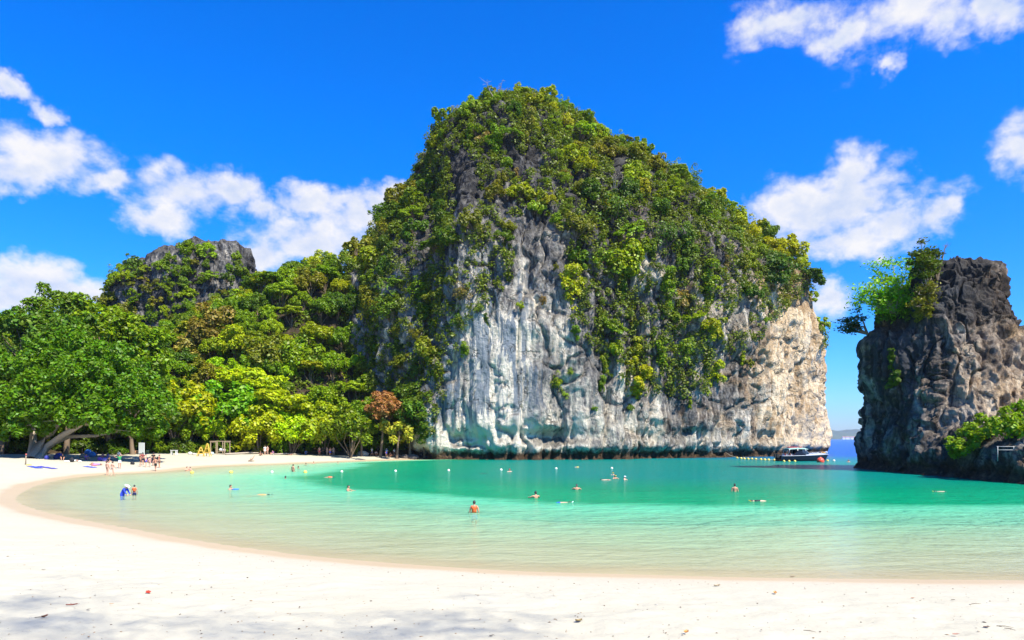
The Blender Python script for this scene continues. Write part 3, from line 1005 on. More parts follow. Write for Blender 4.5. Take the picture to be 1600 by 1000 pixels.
HANG = [Crown('hanging', 230 + k, .1, 34, 66, (_sr.uniform(.5, .8), .5, _sr.uniform(1.3, 1.8)), .25, .095, low=-0.95, shell=.3) for k in range(4)]

GREENS = {
    'bright green': (0.205, 0.290, 0.010), 'yellow-green': (0.310, 0.335, 0.012), 'dark green': (0.085, 0.150, 0.010), 'olive green': (0.190, 0.200, 0.016),
    'mid green': (0.145, 0.225, 0.010), 'brownish': (0.26, 0.19, 0.05), 'lime green': (0.28, 0.40, 0.012), 'bluish green': (0.05, 0.12, 0.03)}


def jit(col, r, a=0.18):
    k = 1 + r.uniform(-a, a)
    return (col[0] * k * (1 + r.uniform(-a, a) * .6), col[1] * k, col[2] * k, 1)


def put_tree(name, kind, foot, rad, colname, label, group, r, cat='tree', lean=0.08, col=None, hs=1.0):
    """trunk on the ground with its crown as a child"""
    t = bpy.data.objects.new(name, kind.trunk)
    link(t)
    t.location = foot
    t.rotation_euler = (r.uniform(-lean, lean), r.uniform(-lean, lean), r.uniform(0, 6.28))
    t.scale = (rad, rad, rad * r.uniform(.9, 1.12) * hs)
    c = bpy.data.objects.new('crown', kind.crown)
    link(c, t)
    c.color = jit(tuple(min(.5, q * 1.14) for q in (col or GREENS[colname])), r)
    tag(t, label, cat, group)
    return t


def put_shrub(name, kind, foot, rad, colname, label, group, r, normal=(0, 0, 1), cat='shrub'):
    t = bpy.data.objects.new(name, kind.both)
    link(t)
    n = (Vector(normal) * 0.5 + Vector((0, 0, 1))).normalized()
    t.location = Vector(foot) - n * rad * .12
    t.rotation_mode = 'QUATERNION'
    t.rotation_quaternion = n.to_track_quat('Z', 'Y') @ Matrix.Rotation(r.uniform(0, 6.28), 3, 'Z').to_quaternion()
    t.scale = (rad * r.uniform(.85, 1.2), rad * r.uniform(.85, 1.2), rad * r.uniform(.8, 1.15))
    t.color = jit(GREENS[colname], r)
    tag(t, label, cat, group)
    return t


def pick(r, table):
    u, s = r.random() * sum(w for _, w in table), 0
    for k, w in table:
        s += w
        if u <= s:
            return k
    return table[-1][0]


# --- growth on the main island: where the photograph shows rock bare it stays bare
ROCK = [[(800, 345), (845, 330), (882, 352), (884, 480), (905, 530), (962, 585), (1000, 622), (1105, 612), (1112, 560), (1205, 522), (1218, 482), (1262, 452), (1290, 560),
         (1290, 720), (672, 720), (690, 610), (722, 515), (770, 470), (802, 440)],
        [(648, 345), (672, 335), (684, 372), (668, 412), (648, 395)], [(705, 240), (738, 235), (748, 300), (740, 350), (712, 345)],
        [(775, 300), (800, 285), (812, 325), (780, 340)], [(790, 240), (840, 232), (850, 262), (800, 275)], [(952, 245), (978, 240), (985, 300), (962, 305)],
        [(885, 255), (905, 250), (910, 290), (890, 295)]]
ROCK_SPARSE = [[(1110, 470), (1210, 440), (1262, 450), (1215, 520), (1110, 560)], [(700, 400), (790, 400), (775, 470), (720, 515), (690, 500)],
               [(690, 230), (860, 230), (870, 330), (700, 390)]]
BARE_TUFT = [(868, 608, 1.5), (882, 622, 1.2), (945, 575, 1.9), (940, 600, 1.5), (1078, 632, .9), (985, 640, .9), (930, 640, .7), (1170, 570, 1.3), (1160, 560, 1.0), (812, 480, .9),
             (745, 490, 1.4), (725, 548, 1.4), (900, 520, 1.5), (890, 585, .8), (870, 420, .8), (850, 470, .8), (760, 500, 1.0), (1190, 500, 1.4), (1240, 470, 1.1), (840, 330, 2.2), (868, 350, 1.5), (858, 318, 1.8)]


def zone_of(px, py):
    if py < 215:
        return 'on the tall island\'s summit'
    if px < 640 and py > 340:
        return 'on the tall island\'s left flank'
    if px < 705:
        return 'on the tall island\'s shaded left shoulder'
    if px < 800 and py > 330:
        return 'on the rib left of the streaked face'
    if py < 330 and px < 960:
        return 'among dark rocks below the summit'
    if in_poly([px], [py], ROCK[0])[0]:
        return 'rooted alone in the bare streaked face'
    if py < 400 and px > 1100:
        return 'on the tall island\'s right skyline'
    if px > 1120:
        return 'above the pale right-hand cliff wall'
    if py > 500:
        return 'low in the island\'s green belt'
    return 'in the island\'s green belt'


def grow_main():
    r = random.Random(21)
    nr = np.random.default_rng(21)
    n = len(cv)
    px, py = proj(cv)
    view = cv - np.array([0, 0, EYE])
    facing = -(cn * unit(view)).sum(1)
    ok = (cv[:, 1] < 232) & (cv[:, 2] > 5) & ((facing > -0.25) | (cn[:, 2] > 0.55))
    rock = np.zeros(n, bool)
    for pl in ROCK:
        rock |= in_poly(px, py, pl)
    sparse = np.zeros(n, bool)
    for pl in ROCK_SPARSE:
        sparse |= in_poly(px, py, pl)
    # edges of the bare patches are ragged
    wob = fbm(cv * 0.16, 3)
    dens = np.where(rock, 0.0, np.where(sparse, 0.42, 1.0))
    dens = np.where((px > 1250) & (py > 545), 0.0, dens)
    dens = dens * np.clip(1.1 + 1.2 * wob + 0.9 * cn[:, 2], 0.2, 1.6)
    side = (cn[:, 1] > 0.2) & (cn[:, 2] < 0.5)
    dens = np.where(side, dens * 0.6, dens)
    cand = nr.permutation(np.nonzero(ok & (dens > 0))[0])
    keep = nr.random(len(cand)) < dens[cand] / 1.6
    cand = cand[keep]
    placed = np.zeros((0, 3)); pr = np.zeros(0)
    count = 0
    grid = {}
    def clash(p, rad):
        k = tuple(int(math.floor(c / 5)) for c in p)
        for a in (-1, 0, 1):
            for b in (-1, 0, 1):
                for c in (-1, 0, 1):
                    for q, qr in grid.get((k[0] + a, k[1] + b, k[2] + c), ()):
                        if (p[0] - q[0]) ** 2 + (p[1] - q[1]) ** 2 + (p[2] - q[2]) ** 2 < (0.74 * (rad + qr)) ** 2:
                            return True
        return False
    def mark(p, rad):
        grid.setdefault(tuple(int(math.floor(c / 5)) for c in p), []).append((tuple(p), rad))
    def one(i, rad, lone=False):
        x, y = px[i], py[i]
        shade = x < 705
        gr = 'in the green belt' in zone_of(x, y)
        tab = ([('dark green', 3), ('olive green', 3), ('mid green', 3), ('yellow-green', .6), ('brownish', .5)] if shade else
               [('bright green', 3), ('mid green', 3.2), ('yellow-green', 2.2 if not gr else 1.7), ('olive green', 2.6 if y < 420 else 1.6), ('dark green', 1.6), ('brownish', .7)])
        cn_ = pick(r, tab)
        z = zone_of(x, y)
        size = 'small' if rad < 1.6 else ('bushy' if rad < 2.4 else 'spreading')
        nm = 'cliff_shrub' if rad < 2.4 else 'cliff_tree'
        cat = 'shrub' if rad < 2.4 else 'tree'
        steep = cn[i][2] < 0.35
        k = r.choice(HANG) if steep and r.random() < .3 else r.choice(SHRUBS)
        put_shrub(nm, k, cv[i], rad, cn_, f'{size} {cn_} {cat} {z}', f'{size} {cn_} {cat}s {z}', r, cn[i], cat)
        mark(cv[i], rad)
    for tx, ty, rad in BARE_TUFT:
        i = int(np.argmin(np.where(facing > 0, (px - tx) ** 2 + (py - ty) ** 2 + cv[:, 1] * 0.2, 1e9)))
        one(i, rad)
    vis = facing[cand] > -0.05
    front = cand[vis]
    for i in front:
        if count >= 265:
            break
        rad = r.choice((1.7, 2.2, 2.6, 3.0, 3.5)) * (1.12 if py[i] > 300 else .88) * (0.75 if sparse[i] else 1)
        p = cv[i]
        if clash(p, rad):
            continue
        one(i, rad); count += 1
    # the rest of the growth, too dense to count: one mass
    V, Q, o = [], [], 0
    m = 0
    for i in cand:
        if m > 5200:
            break
        p = cv[i]
        rad = r.uniform(.75, 1.9)
        k = tuple(int(math.floor(c / 5)) for c in p)
        if any((p[0] - q[0]) ** 2 + (p[1] - q[1]) ** 2 + (p[2] - q[2]) ** 2 < (0.5 * (rad + min(qr, 1.6))) ** 2
               for a in (-1, 0, 1) for b in (-1, 0, 1) for c in (-1, 0, 1) for q, qr in grid.get((k[0] + a, k[1] + b, k[2] + c), ())):
            continue
        mark(p, rad * .8)
        nl = int(40 * rad ** 1.5)
        nn = unit(nr.normal(size=(nl, 3)) + cn[i] * .8 + np.array([0, 0, .6]))
        pos = p + cn[i] * rad * .25 + nn * rad * nr.uniform(.3, 1, (nl, 1))
        v, q = leaves(pos, unit(nn + .6 * nr.normal(size=(nl, 3)) + np.array([0, 0, .5])), np.full(nl, .32), nr)
        V.append(v); Q.append(q + o); o += len(v); m += 1
    ob = link(bpy.data.objects.new('undergrowth', np_mesh('undergrowth', np.concatenate(V), np.concatenate(Q), M_MASS)))
    tag(ob, 'dense low growth filling the ledges of the limestone island', 'undergrowth', kind='stuff')
    print('main island', count, m, len(cand))


grow_main()


def grow_on(pv_, pn_, polys, n_max, rads, tab, where, seed, group):
    r = random.Random(seed); nr = np.random.default_rng(seed)
    px, py = proj(pv_)
    facing = -(pn_ * unit(pv_ - np.array([0, 0, EYE]))).sum(1)
    ins = np.zeros(len(pv_), bool)
    for pl in polys:
        ins |= in_poly(px, py, pl)
    cand = nr.permutation(np.nonzero(ins & (facing > -0.05))[0])
    done = []
    for i in cand:
        rad = r.uniform(*rads)
        p = pv_[i]
        if any(np.linalg.norm(p - q) < .72 * (rad + s) for q, s in done):
            continue
        done.append((p, rad))
        c = pick(r, tab)
        put_shrub('cliff_shrub', r.choice(SHRUBS), p, rad, c, f'{c} shrub {where}', f'{c} shrubs {where}', r, pn_[i])
        if len(done) >= n_max:
            break


grow_on(pv, pn, [[(165, 440), (200, 415), (230, 420), (270, 400), (285, 430), (300, 480), (270, 560), (165, 560)], [(292, 392), (322, 392), (330, 440), (290, 470)], [(358, 390), (380, 400), (378, 470), (350, 470)],
                 [(168, 420), (190, 415), (190, 440), (170, 450)], [(300, 480), (350, 470), (330, 540), (290, 540)]],
        95, (1.2, 2.7), [('bright green', 2), ('mid green', 3), ('olive green', 2), ('dark green', 1), ('brownish', .4)], 'on the small karst peak', 31, '')


# --- forest on the slope: trees one can tell apart by crown
def zone_f(px, py):
    if px < 170:
        return 'behind the big leaning tree'
    if px < 385:
        return 'below the small karst peak'
    if py < 500:
        return 'on the ridge beside the tall island'
    if px < 540:
        return 'in the middle of the slope'
    return 'where slope meets tall island'


def grow_forest():
    r = random.Random(8)
    done = []
    n = 0
    tries = 0
    while n < 290 and tries < 60000:
        tries += 1
        x = r.uniform(-118, -14); y = r.uniform(92, 182)
        if not in_poly([x], [y], treeline + [(-8, 400), (-400, 400), (-400, -60)])[0]:
            continue
        px = 800 + x / y * F
        if px < -60 or px > 690:
            continue
        s = float(seg_dist(np.array([x]), np.array([y]), treeline)[0])
        if s < 2.5:
            continue
        # keep out of the rock bodies
        if ((x + 91) / 21) ** 2 + ((y - 190) / 15) ** 2 < 1:
            continue
        if in_poly([x], [y], A28)[0]:
            continue
        rad = r.choice((2.2, 2.6, 3.0, 3.5)) * (1.0 if s > 10 else .9)
        if any((x - a) ** 2 + (y - b) ** 2 < (.66 * (rad + c)) ** 2 for a, b, c in done):
            continue
        done.append((x, y, rad))
        z = float(hill_h(np.array([x]), np.array([y]))[0])
        py = HOR - (z + 1.6 * rad - EYE) / y * F
        u = r.random()
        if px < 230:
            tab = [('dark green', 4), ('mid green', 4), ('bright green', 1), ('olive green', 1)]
        elif px < 560 and s < 22:
            tab = [('yellow-green', 3), ('lime green', 1.5), ('bright green', 3), ('mid green', 2), ('olive green', 1)]
        else:
            tab = [('bright green', 3.4), ('mid green', 4), ('dark green', 2), ('yellow-green', 1.4), ('olive green', 1.5)]
        c = pick(r, tab)
        k = r.choice(TREES + TREES + TALL + LAYER)
        shape = 'tall' if k in TALL else ('flat-topped' if k in LAYER else 'round')
        zt = zone_f(px, py)
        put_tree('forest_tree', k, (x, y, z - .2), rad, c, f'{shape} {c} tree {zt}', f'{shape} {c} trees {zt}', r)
        n += 1
    print('forest', n)



def hill_undergrowth():
    nr = np.random.default_rng(9)
    x = nr.uniform(-118, -14, 16000); y = nr.uniform(95, 182, 16000)
    s = seg_dist(x, y, treeline)
    ok = in_poly(x, y, treeline + [(-8, 400), (-400, 400), (-400, -60)]) & (s > 3) & ~in_poly(x, y, A28)
    x, y = x[ok][:4600], y[ok][:4600]
    z = hill_h(x, y)
    V, Q, o = [], [], 0
    for c in np.stack([x, y, z], 1):
        rad = nr.uniform(.7, 1.6)
        n = int(26 * rad)
        nn = unit(nr.normal(size=(n, 3)) + np.array([.1, -.5, .8]))
        v, q = leaves(c + nn * rad * nr.uniform(.3, 1, (n, 1)), unit(nn + .6 * nr.normal(size=(n, 3)) + np.array([0, 0, .4])), np.full(n, .36), nr)
        V.append(v); Q.append(q + o); o += len(v)
    ob = link(bpy.data.objects.new('undergrowth', np_mesh('undergrowth', np.concatenate(V), np.concatenate(Q), M_MASS)))
    tag(ob, 'low bushes covering the ground between the trees of the slope', 'undergrowth', kind='stuff')


grow_forest()
hill_undergrowth()

# --- trees at the edge of the sand, each placed as seen: px, py of crown middle, depth, radius px, kind, colour, words
EDGE = [
    (272, 640, 113, 46, 'b', 'yellow-green', 'yellow-green round tree behind the white sign board'),
    (240, 640, 112, 34, 'b', 'bright green', 'bright green tree tucked against the big leaning tree'),
    (345, 642, 118, 47, 'b', (0.17, 0.33, 0.014), 'vivid pure green round tree above the wooden frame stall'),
    (388, 604, 124, 40, 'l', (0.37, 0.42, 0.012), 'golden-green layered tree above the vivid round tree'),
    (432, 640, 121, 44, 'l', (0.33, 0.42, 0.012), 'golden-green layered tree right of the vivid round tree'),
    (405, 672, 118, 34, 'b', 'yellow-green', 'low yellow-green tree behind the driftwood on the sand'),
    (455, 678, 120, 34, 'b', 'lime green', 'low lime tree behind the people sitting on the far beach'),
    (505, 672, 124, 40, 'b', (0.28, 0.38, 0.014), 'rounded yellow-lime tree above the people standing on the far beach'),
    (548, 672, 127, 34, 'b', 'mid green', 'mid green tree above the pale boulder'),
    (512, 636, 130, 34, 'b', 'bright green', 'bright green tree behind the rounded yellow-lime tree'),
    (598, 640, 131, 29, 'b', (0.32, 0.165, 0.055), 'rusty orange-brown tree near the foot of the tall island'),
    (622, 678, 131, 26, 's', (0.36,0.32,0.04), 'small straw-yellow tree below the rusty brown tree'),
    (640, 640, 134, 30, 'b', 'dark green', 'dark green tree right of the rusty brown tree'),
    (565, 655, 131, 26, 't', 'mid green', 'slim mid green tree left of the rusty brown tree'),
    (330, 525, 140, 42, 't', (0.26, 0.215, 0.04), 'tall olive-tan tree below the small karst peak'),
    (300, 570, 138, 34, 't', (0.28, 0.23, 0.05), 'shorter tan tree left of the tall olive-tan tree'),
    (390, 480, 160, 34, 'l', 'bright green', 'layered bright tree right of the small karst peak'),
    (420, 560, 138, 40, 'b', 'olive green', 'large olive tree above the golden-green trees'),
    (470, 560, 140, 40, 'b', 'mid green', 'large mid green tree halfway up the slope'),
    (95, 492, 112, 40, 'b', 'dark green', 'tallest dark tree behind the big leaning tree'),
    (40, 522, 106, 46, 'b', 'dark green', 'dark tree on the skyline at the far left'),
    (160, 520, 112, 48, 'b', 'mid green', 'dark leafy tree right behind the big leaning tree'),
    (215, 560, 116, 46, 'b', 'mid green', 'tree between the big leaning tree and the karst peak'),
    (662, 668, 134, 24, 'b', 'dark green', 'dark tree leaning against the left foot of the tall island'),
    (676, 610, 138, 26, 'b', 'dark green', 'dark tree above the left foot of the tall island'),
    (5, 600, 98, 60, 'b', 'dark green', 'dark tree cut by the photo\'s left edge'),
    (205, 625, 108, 48, 'b', 'dark green', 'dark crown drooping over the beach bags'),
    (110, 545, 104, 50, 'b', 'dark green', 'broad dark crown just above the big leaning tree'),
]
EDGE_TREES = {'b': TREES, 'l': LAYER, 't': TALL, 's': SHRUBS}


def edge_trees():
    r = random.Random(77)
    for px, py, d, rp, k, c, lab in EDGE:
        d += (9 if px < 530 else 2) if px > 225 else 4
        rad = rp * d / F * 1.04
        kind = r.choice(EDGE_TREES[k])
        p = P(px, py, d)
        g = float(max(beach_h(np.array([p.x]), np.array([d]))[0], hill_h(np.array([p.x]), np.array([d]))[0])) - .15
        t = put_tree('beach_tree', kind, (p.x, d, p.z - kind.drop * rad), rad, c, lab, 'trees at the edge of the sand', r, lean=.0, col=c if isinstance(c, tuple) else None)
        t.scale = (rad, rad, rad)
        gap = (p.z - kind.drop * rad - g) / rad
        if gap > .05:                           # the bare lower trunk down to the ground
            lx, ly = r.uniform(-.15, .15) * gap, r.uniform(-.1, .1) * gap
            MB().tube([(lx, ly, -gap), (lx * .4, ly * .6, -gap * .5), (0, 0, .06)], [.085, .065, .05], 7, cap=False).build('lower_trunk', M_BARK, t, True)
    # undergrowth all along the back of the sand
    tl = catmull(treeline[2:-1], 14)
    for i, (x, y) in enumerate(tl):
        px = 800 + x / y * F
        if not -30 < px < 680:
            continue
        x += r.uniform(-3, -1); y += r.uniform(1, 4)
        g = float(max(beach_h(np.array([x]), np.array([y]))[0], hill_h(np.array([x]), np.array([y]))[0]))
        c = r.choice(('dark green', 'dark green', 'mid green', 'olive green'))
        put_shrub('beach_shrub', r.choice(SHRUBS), (x, y, g - .1), r.uniform(.9, 1.7), c, f'low {c} bush under trees behind the sand', f'low {c} bushes at the back of the sand', r)
    # low bushes at the back of the sand hide the forest floor
    for px, py, rp, c in [(300, 702, 12, 'mid green'), (322, 706, 10, 'bright green'), (440, 702, 12, 'mid green'), (478, 700, 13, 'dark green'), (415, 702, 10, 'olive green'), (555, 702, 16, 'mid green'),
                          (520, 700, 12, 'dark green'), (590, 695, 16, 'dark green'), (630, 700, 14, 'olive green'), (250, 700, 12, 'bright green'), (12, 690, 18, 'dark green'), (180, 690, 16, 'dark green'),
                          (655, 690, 16, 'dark green'), (385, 690, 20, 'yellow-green'), (240, 690, 14, 'mid green'), (350, 690, 14, 'dark green'), (280, 690, 14, 'dark green'), (130, 682, 18, 'dark green'), (60, 680, 20, 'dark green')]:
        d = 107 + (px / 660) * 34 if px > 200 else 110
        p = P(px, py, d)
        g = float(max(beach_h(np.array([p.x]), np.array([d]))[0], hill_h(np.array([p.x]), np.array([d]))[0]))
        put_shrub('beach_shrub', r.choice(SHRUBS), (p.x, d, g - .1), rp * d / F * 1.15, c, f'low {c} bush behind the beach', f'low {c} bushes at the back of the sand', r)


edge_trees()


# --- the big leaning tree over the sand at the left
def big_tree():
    base = ground_at(50, 716)
    root = empty('leaning_tree', base, 0, 'huge dark green tree leaning low over the sand and beach bags on the left', 'tree')
    def L(px, py, d):
        return P(px, py, d) - base
    b0 = Vector((0, 0, -.3))
    limbs = [[b0, L(62, 695, 94.5), L(78, 678, 94), L(95, 655, 93), L(110, 610, 94)],
             [b0 + Vector((.5, .2, 0)), L(75, 697, 94), L(98, 680, 93), L(125, 665, 92), L(150, 640, 92)],
             [b0 + Vector((.2, .5, 0)), L(80, 693, 95), L(108, 682, 95), L(150, 681, 95.5), L(185, 672, 96)],
             [b0 + Vector((-.3, .2, 0)), L(52, 690, 96), L(50, 660, 97), L(40, 610, 98)]]
    radii = [[.75, .55, .45, .3, .15], [.65, .48, .4, .28, .12], [.5, .4, .3, .22, .1], [.6, .45, .35, .15]]
    tb = MB()
    for l, k in zip(limbs, radii):
        tb.tube(l, k, 9, cap=False)
    tb.build('trunk', M_BARK_PALE, root, True)
    bb = MB()
    r = random.Random(4)
    cents = []
    # leaf masses: px, py, depth, radius (m)
    masses = [(30, 640, 92, 4.2), (75, 615, 91, 4.6), (120, 600, 91, 4.6), (165, 620, 92, 4.3), (205, 640, 94, 4.0), (60, 575, 95, 4.5), (110, 560, 96, 4.6), (160, 575, 96, 4.4), (15, 600, 95, 4.5), (205, 600, 98, 4.0),
              (140, 650, 90, 3.2), (90, 650, 90, 3.0), (45, 665, 91, 2.6), (185, 665, 92, 2.6), (232, 668, 96, 2.6), (-15, 640, 94, 4), (5, 672, 93, 2.2), (228, 625, 99, 3.6)]
    nr = np.random.default_rng(15)
    V, Q, o = [], [], 0
    for px, py, d, rad in masses:
        c = np.array(L(px, py, d))
        v, q, cc = clumps_crown(int(px * 7 + py), 34, 74, (rad, rad * .9, rad * .72), rad * .25, .30, -.55)
        V.append(v + c); Q.append(q + o); o += len(v)
        near = min(limbs, key=lambda l: (l[-1] - Vector(c)).length)
        stem_mesh(bb, near[-2].lerp(near[-1], r.random()), [Vector(c)] + [Vector(c) + Vector(cc[i]) * .8 for i in (1, 5, 9)], .13, int(px + py))
    bb.build('branch', M_BARK_PALE, root, True)
    cr = link(bpy.data.objects.new('crown', np_mesh('crown', np.concatenate(V), np.concatenate(Q), M_LEAF)), root)
    cr.color = (0.105, 0.215, 0.010, 1)


big_tree()


# --- growth on the sea stack
def feather_tree(name, foot, tips, col, label, seed, leaf=.16, per=26, bark=None, spread=.5, dead=False):
    """open tree of forking branches carrying sparse leaf sprays"""
    r = random.Random(seed); nr = np.random.default_rng(seed)
    foot = Vector(foot)
    mb = MB(); V, Q, o = [], [], 0
    for tp in tips:
        tp = Vector(tp)
        mid = foot.lerp(tp, .5) + Vector((r.uniform(-.4, .4), r.uniform(-.4, .4), r.uniform(0, .6)))
        mb.tube([foot - foot, (foot.lerp(mid, .6) - foot), mid - foot, mid.lerp(tp, .6) - foot, tp - foot], [.14, .1, .075, .05, .02], 6, cap=False)
        for k in range(7):
            b0 = mid.lerp(tp, r.uniform(.05, 1)) - foot
            e = b0 + Vector((r.gauss(0, spread), r.gauss(0, spread), r.gauss(.15, spread * .8)))
            mb.tube([b0, b0.lerp(e, .5) + Vector((0, 0, .08)), e], [.03, .02, .008], 5, cap=False)
            if dead:
                for _ in range(3):
                    w = b0.lerp(e, r.uniform(.3, 1))
                    mb.tube([w, w + Vector((r.gauss(0, .3), r.gauss(0, .3), r.gauss(.15, .25)))], [.014, .005], 4, cap=False)
                continue
            n = int(per * r.uniform(.6, 1.4))
            pos = np.array(e) + nr.normal(size=(n, 3)) * np.array([.42, .42, .24]) * (spread / .5)
            nn = unit(nr.normal(size=(n, 3)) * .7 + np.array([0, 0, 1.0]))
            v, q = leaves(pos, nn, np.full(n, leaf), nr, 2.0)
            V.append(v); Q.append(q + o); o += len(v)
    t = mb.build(name, bark or M_BARK_PALE, None, True, foot)
    tag(t, label, 'tree')
    if V:
        c = link(bpy.data.objects.new('crown', np_mesh('crown', np.concatenate(V), np.concatenate(Q), M_LEAF)), t)
        c.color = (*col, 1)
    return t


def on_stack(px, py):
    x, y = proj(sv)
    f = -(sn * unit(sv - np.array([0, 0, EYE]))).sum(1)
    sc = (x - px) ** 2 + (y - py) ** 2 + np.where(f > 0, 0, 1e6)
    near = np.nonzero(sc < sc.min() + 60)[0]
    i = near[np.argmin(sv[near, 1])]
    return Vector(sv[i]), Vector(sn[i])


def stack_growth():
    r = random.Random(3)
    a, _ = on_stack(1392, 490)
    dd = a.y
    tips = [P(px, py, dd + dz) for px, py, dz in [(1372, 420, 1), (1395, 408, 0), (1418, 415, 1), (1352, 445, -1), (1340, 470, 0), (1378, 455, -1.2), (1405, 440, -1), (1425, 445, .5), (1362, 480, -1), (1395, 480, -1.5), (1425, 475, -1), (1448, 448, 1),
                                                    (1385, 432, .5), (1410, 462, -1.4), (1368, 462, -1.2)]]
    feather_tree('stack_tree', a, tips, (0.22, 0.42, 0.03), 'feathery light green tree on the left shoulder of the rock stack', 5, leaf=.21, per=46, spread=.62)
    b, _ = on_stack(1448, 455)
    tips = [P(px, py, b.y + dz) for px, py, dz in [(1438, 378, 0), (1450, 390, 1), (1425, 392, .5), (1440, 405, -1), (1456, 410, 0), (1432, 415, 0), (1462, 395, .6)]]
    feather_tree('stack_tree', b, tips, (0.075, 0.11, 0.012), 'upright olive tree behind the feathery tree on the rock stack', 6, leaf=.22, per=48, spread=.42)
    tips = [P(px, py, b.y - .5 + dz) for px, py, dz in [(1440, 440, 0), (1452, 455, 0), (1435, 460, -.5), (1448, 475, -.6), (1430, 480, -.8)]]
    feather_tree('stack_tree', b + Vector((0, -.4, -1)), tips, (0.15, 0.155, 0.02), 'yellowish scrubby tree between the feathery tree and the black rock crest', 16, leaf=.19, per=40, spread=.4)
    c, _ = on_stack(1462, 430)
    tips = [P(px, py, c.y + dz) for px, py, dz in [(1478, 382, 0), (1470, 395, .5), (1462, 405, 0)]]
    feather_tree('dead_tree', c, tips, None, 'bare twisted dead branches beside the black rock crest', 9, spread=.35, dead=True, bark=M_BARK)
    e, _ = on_stack(1345, 520)
    tips = [P(px, py, e.y + dz) for px, py, dz in [(1312, 505, 0), (1318, 518, .4), (1325, 500, .4), (1332, 512, -.3), (1308, 516, 0), (1338, 492, 0)]]
    feather_tree('stack_tree', e, tips, (0.03, 0.07, 0.02), 'dark overhanging bush reaching out left from the rock stack', 12, leaf=.17, per=30, bark=M_BARK, spread=.36)
    # ivy curtain and darker growth beneath the trees
    for px, py, rad, c, lab, k in [(1388, 560, .95, 'dark green', 'upper dark creeper hanging down the rock stack\'s shaded wall', 'h'), (1392, 600, 1.0, 'dark green', 'lower dark creeper hanging down the rock stack\'s shaded wall', 'h'),
                                   (1375, 502, 1.2, 'dark green', 'dark green shrub at the foot of the feathery tree', 's'), (1410, 498, 1.3, 'mid green', 'mid green shrub at the foot of the feathery tree', 's'),
                                   (1440, 490, 1.1, 'olive green', 'olive shrub below the black rock crest', 's')]:
        p, n = on_stack(px, py)
        put_shrub('creeper' if k == 'h' else 'stack_shrub', r.choice(HANG if k == 'h' else SHRUBS), p, rad, c, lab, None, r, n)
    # leafy sprawling bush on the ledge
    for px, py, rad, lab in [(1505, 690, 1.25, 'lime bush spilling over the dark ledge, low left end'), (1535, 668, 1.5, 'lime bush on the dark ledge in front of the rock stack'),
                             (1575, 668, 1.6, 'lime bush on the dark ledge above the white railing'), (1488, 708, .75, 'lime sprig hanging lowest from the dark ledge')]:
        p, n = on_stack(px, py + 10)
        s = put_shrub('ledge_bush', r.choice((SHRUBS[0], SHRUBS[2], SHRUBS[5])), p + Vector((0, 0, .2)), rad * 1.25, 'lime green', lab, 'lime bushes on the ledge', r, n)
        s.color = (0.19, 0.29, 0.012, 1)
    p, n = on_stack(1592, 655)
    feather_tree('ledge_tree', p, [p + Vector((0, 0, 1.9)), p + Vector((.5, 0, 1.6)), p + Vector((-.5, .1, 1.7))], (0.14, 0.26, 0.012), 'small thin-stemmed green sapling at the right edge above the lime bushes', 22, leaf=.3, per=10, spread=.3)



def dead_wood():
    """pale bare branches sticking out of the growth on the tall island"""
    px_, py_ = proj(cv)
    f = -(cn * unit(cv - np.array([0, 0, EYE]))).sum(1)
    for k, (px, py, s, lab) in enumerate([(858, 150, 2.6, 'bare pale branches on the skyline right of the island summit'), (775, 160, 2.2, 'greyish leafless shrub on the skyline left of the island summit'), (690, 628, 2.4, 'pale dead branches over the left foot of the streaked rock face'),
                                          (688, 585, 1.8, 'small pale dead branches above the left foot of the streaked face'), (1050, 470, 2.0, 'brown bare twigs hanging in the island\'s green belt'), (905, 420, 1.8, 'bare twigs at the left edge of the island\'s green belt'),
                                          (960, 300, 1.9, 'bare twigs high in the island\'s green belt'), (1180, 420, 1.8, 'bare twigs above the pale right-hand cliff wall')]):
        i = int(np.argmin(np.where(f > -.1, (px_ - px) ** 2 + (py_ - py) ** 2 + cv[:, 1] * .3, 1e9)))
        n = Vector(cn[i]); p = Vector(cv[i])
        r = random.Random(k)
        tips = [p + n * s * r.uniform(.9, 1.5) + Vector((r.gauss(0, .7), r.gauss(0, .4), r.uniform(.3, 1.4))) * s for _ in range(4)]
        feather_tree('dead_tree', p, tips, None, lab, 90 + k, spread=.55, dead=True)


stack_growth()
dead_wood()
# ------------------------------------------------------------------ people
M_SKIN = [simple('skin_light', (0.62, 0.36, 0.25), 0.55, var=.06), simple('skin_tan', (0.50, 0.25, 0.15), 0.55, var=.06), simple('skin_brown', (0.30, 0.15, 0.09), 0.55, var=.06)]
M_HAIR = simple('hair_dark', (0.02, 0.014, 0.012), 0.5)
_cloth = {}


def cloth(col, rough=0.8):
    k = tuple(round(c, 3) for c in col)
    if k not in _cloth:
        _cloth[k] = simple('cloth_%d' % len(_cloth), col, rough, var=.15, scale=14)
    return _cloth[k]


ORANGE, BLUE, NAVY, BLACK, WHITE, RED, GREEN, YELLOW, PINK, TEAL = ((0.80, 0.13, 0.03), (0.02, 0.05, 0.55), (0.012, 0.018, 0.09), (0.015, 0.015, 0.017), (0.78, 0.78, 0.76), (0.55, 0.03, 0.03),
                                                               (0.03, 0.30, 0.09), (0.75, 0.52, 0.04), (0.65, 0.18, 0.28), (0.05, 0.40, 0.42))

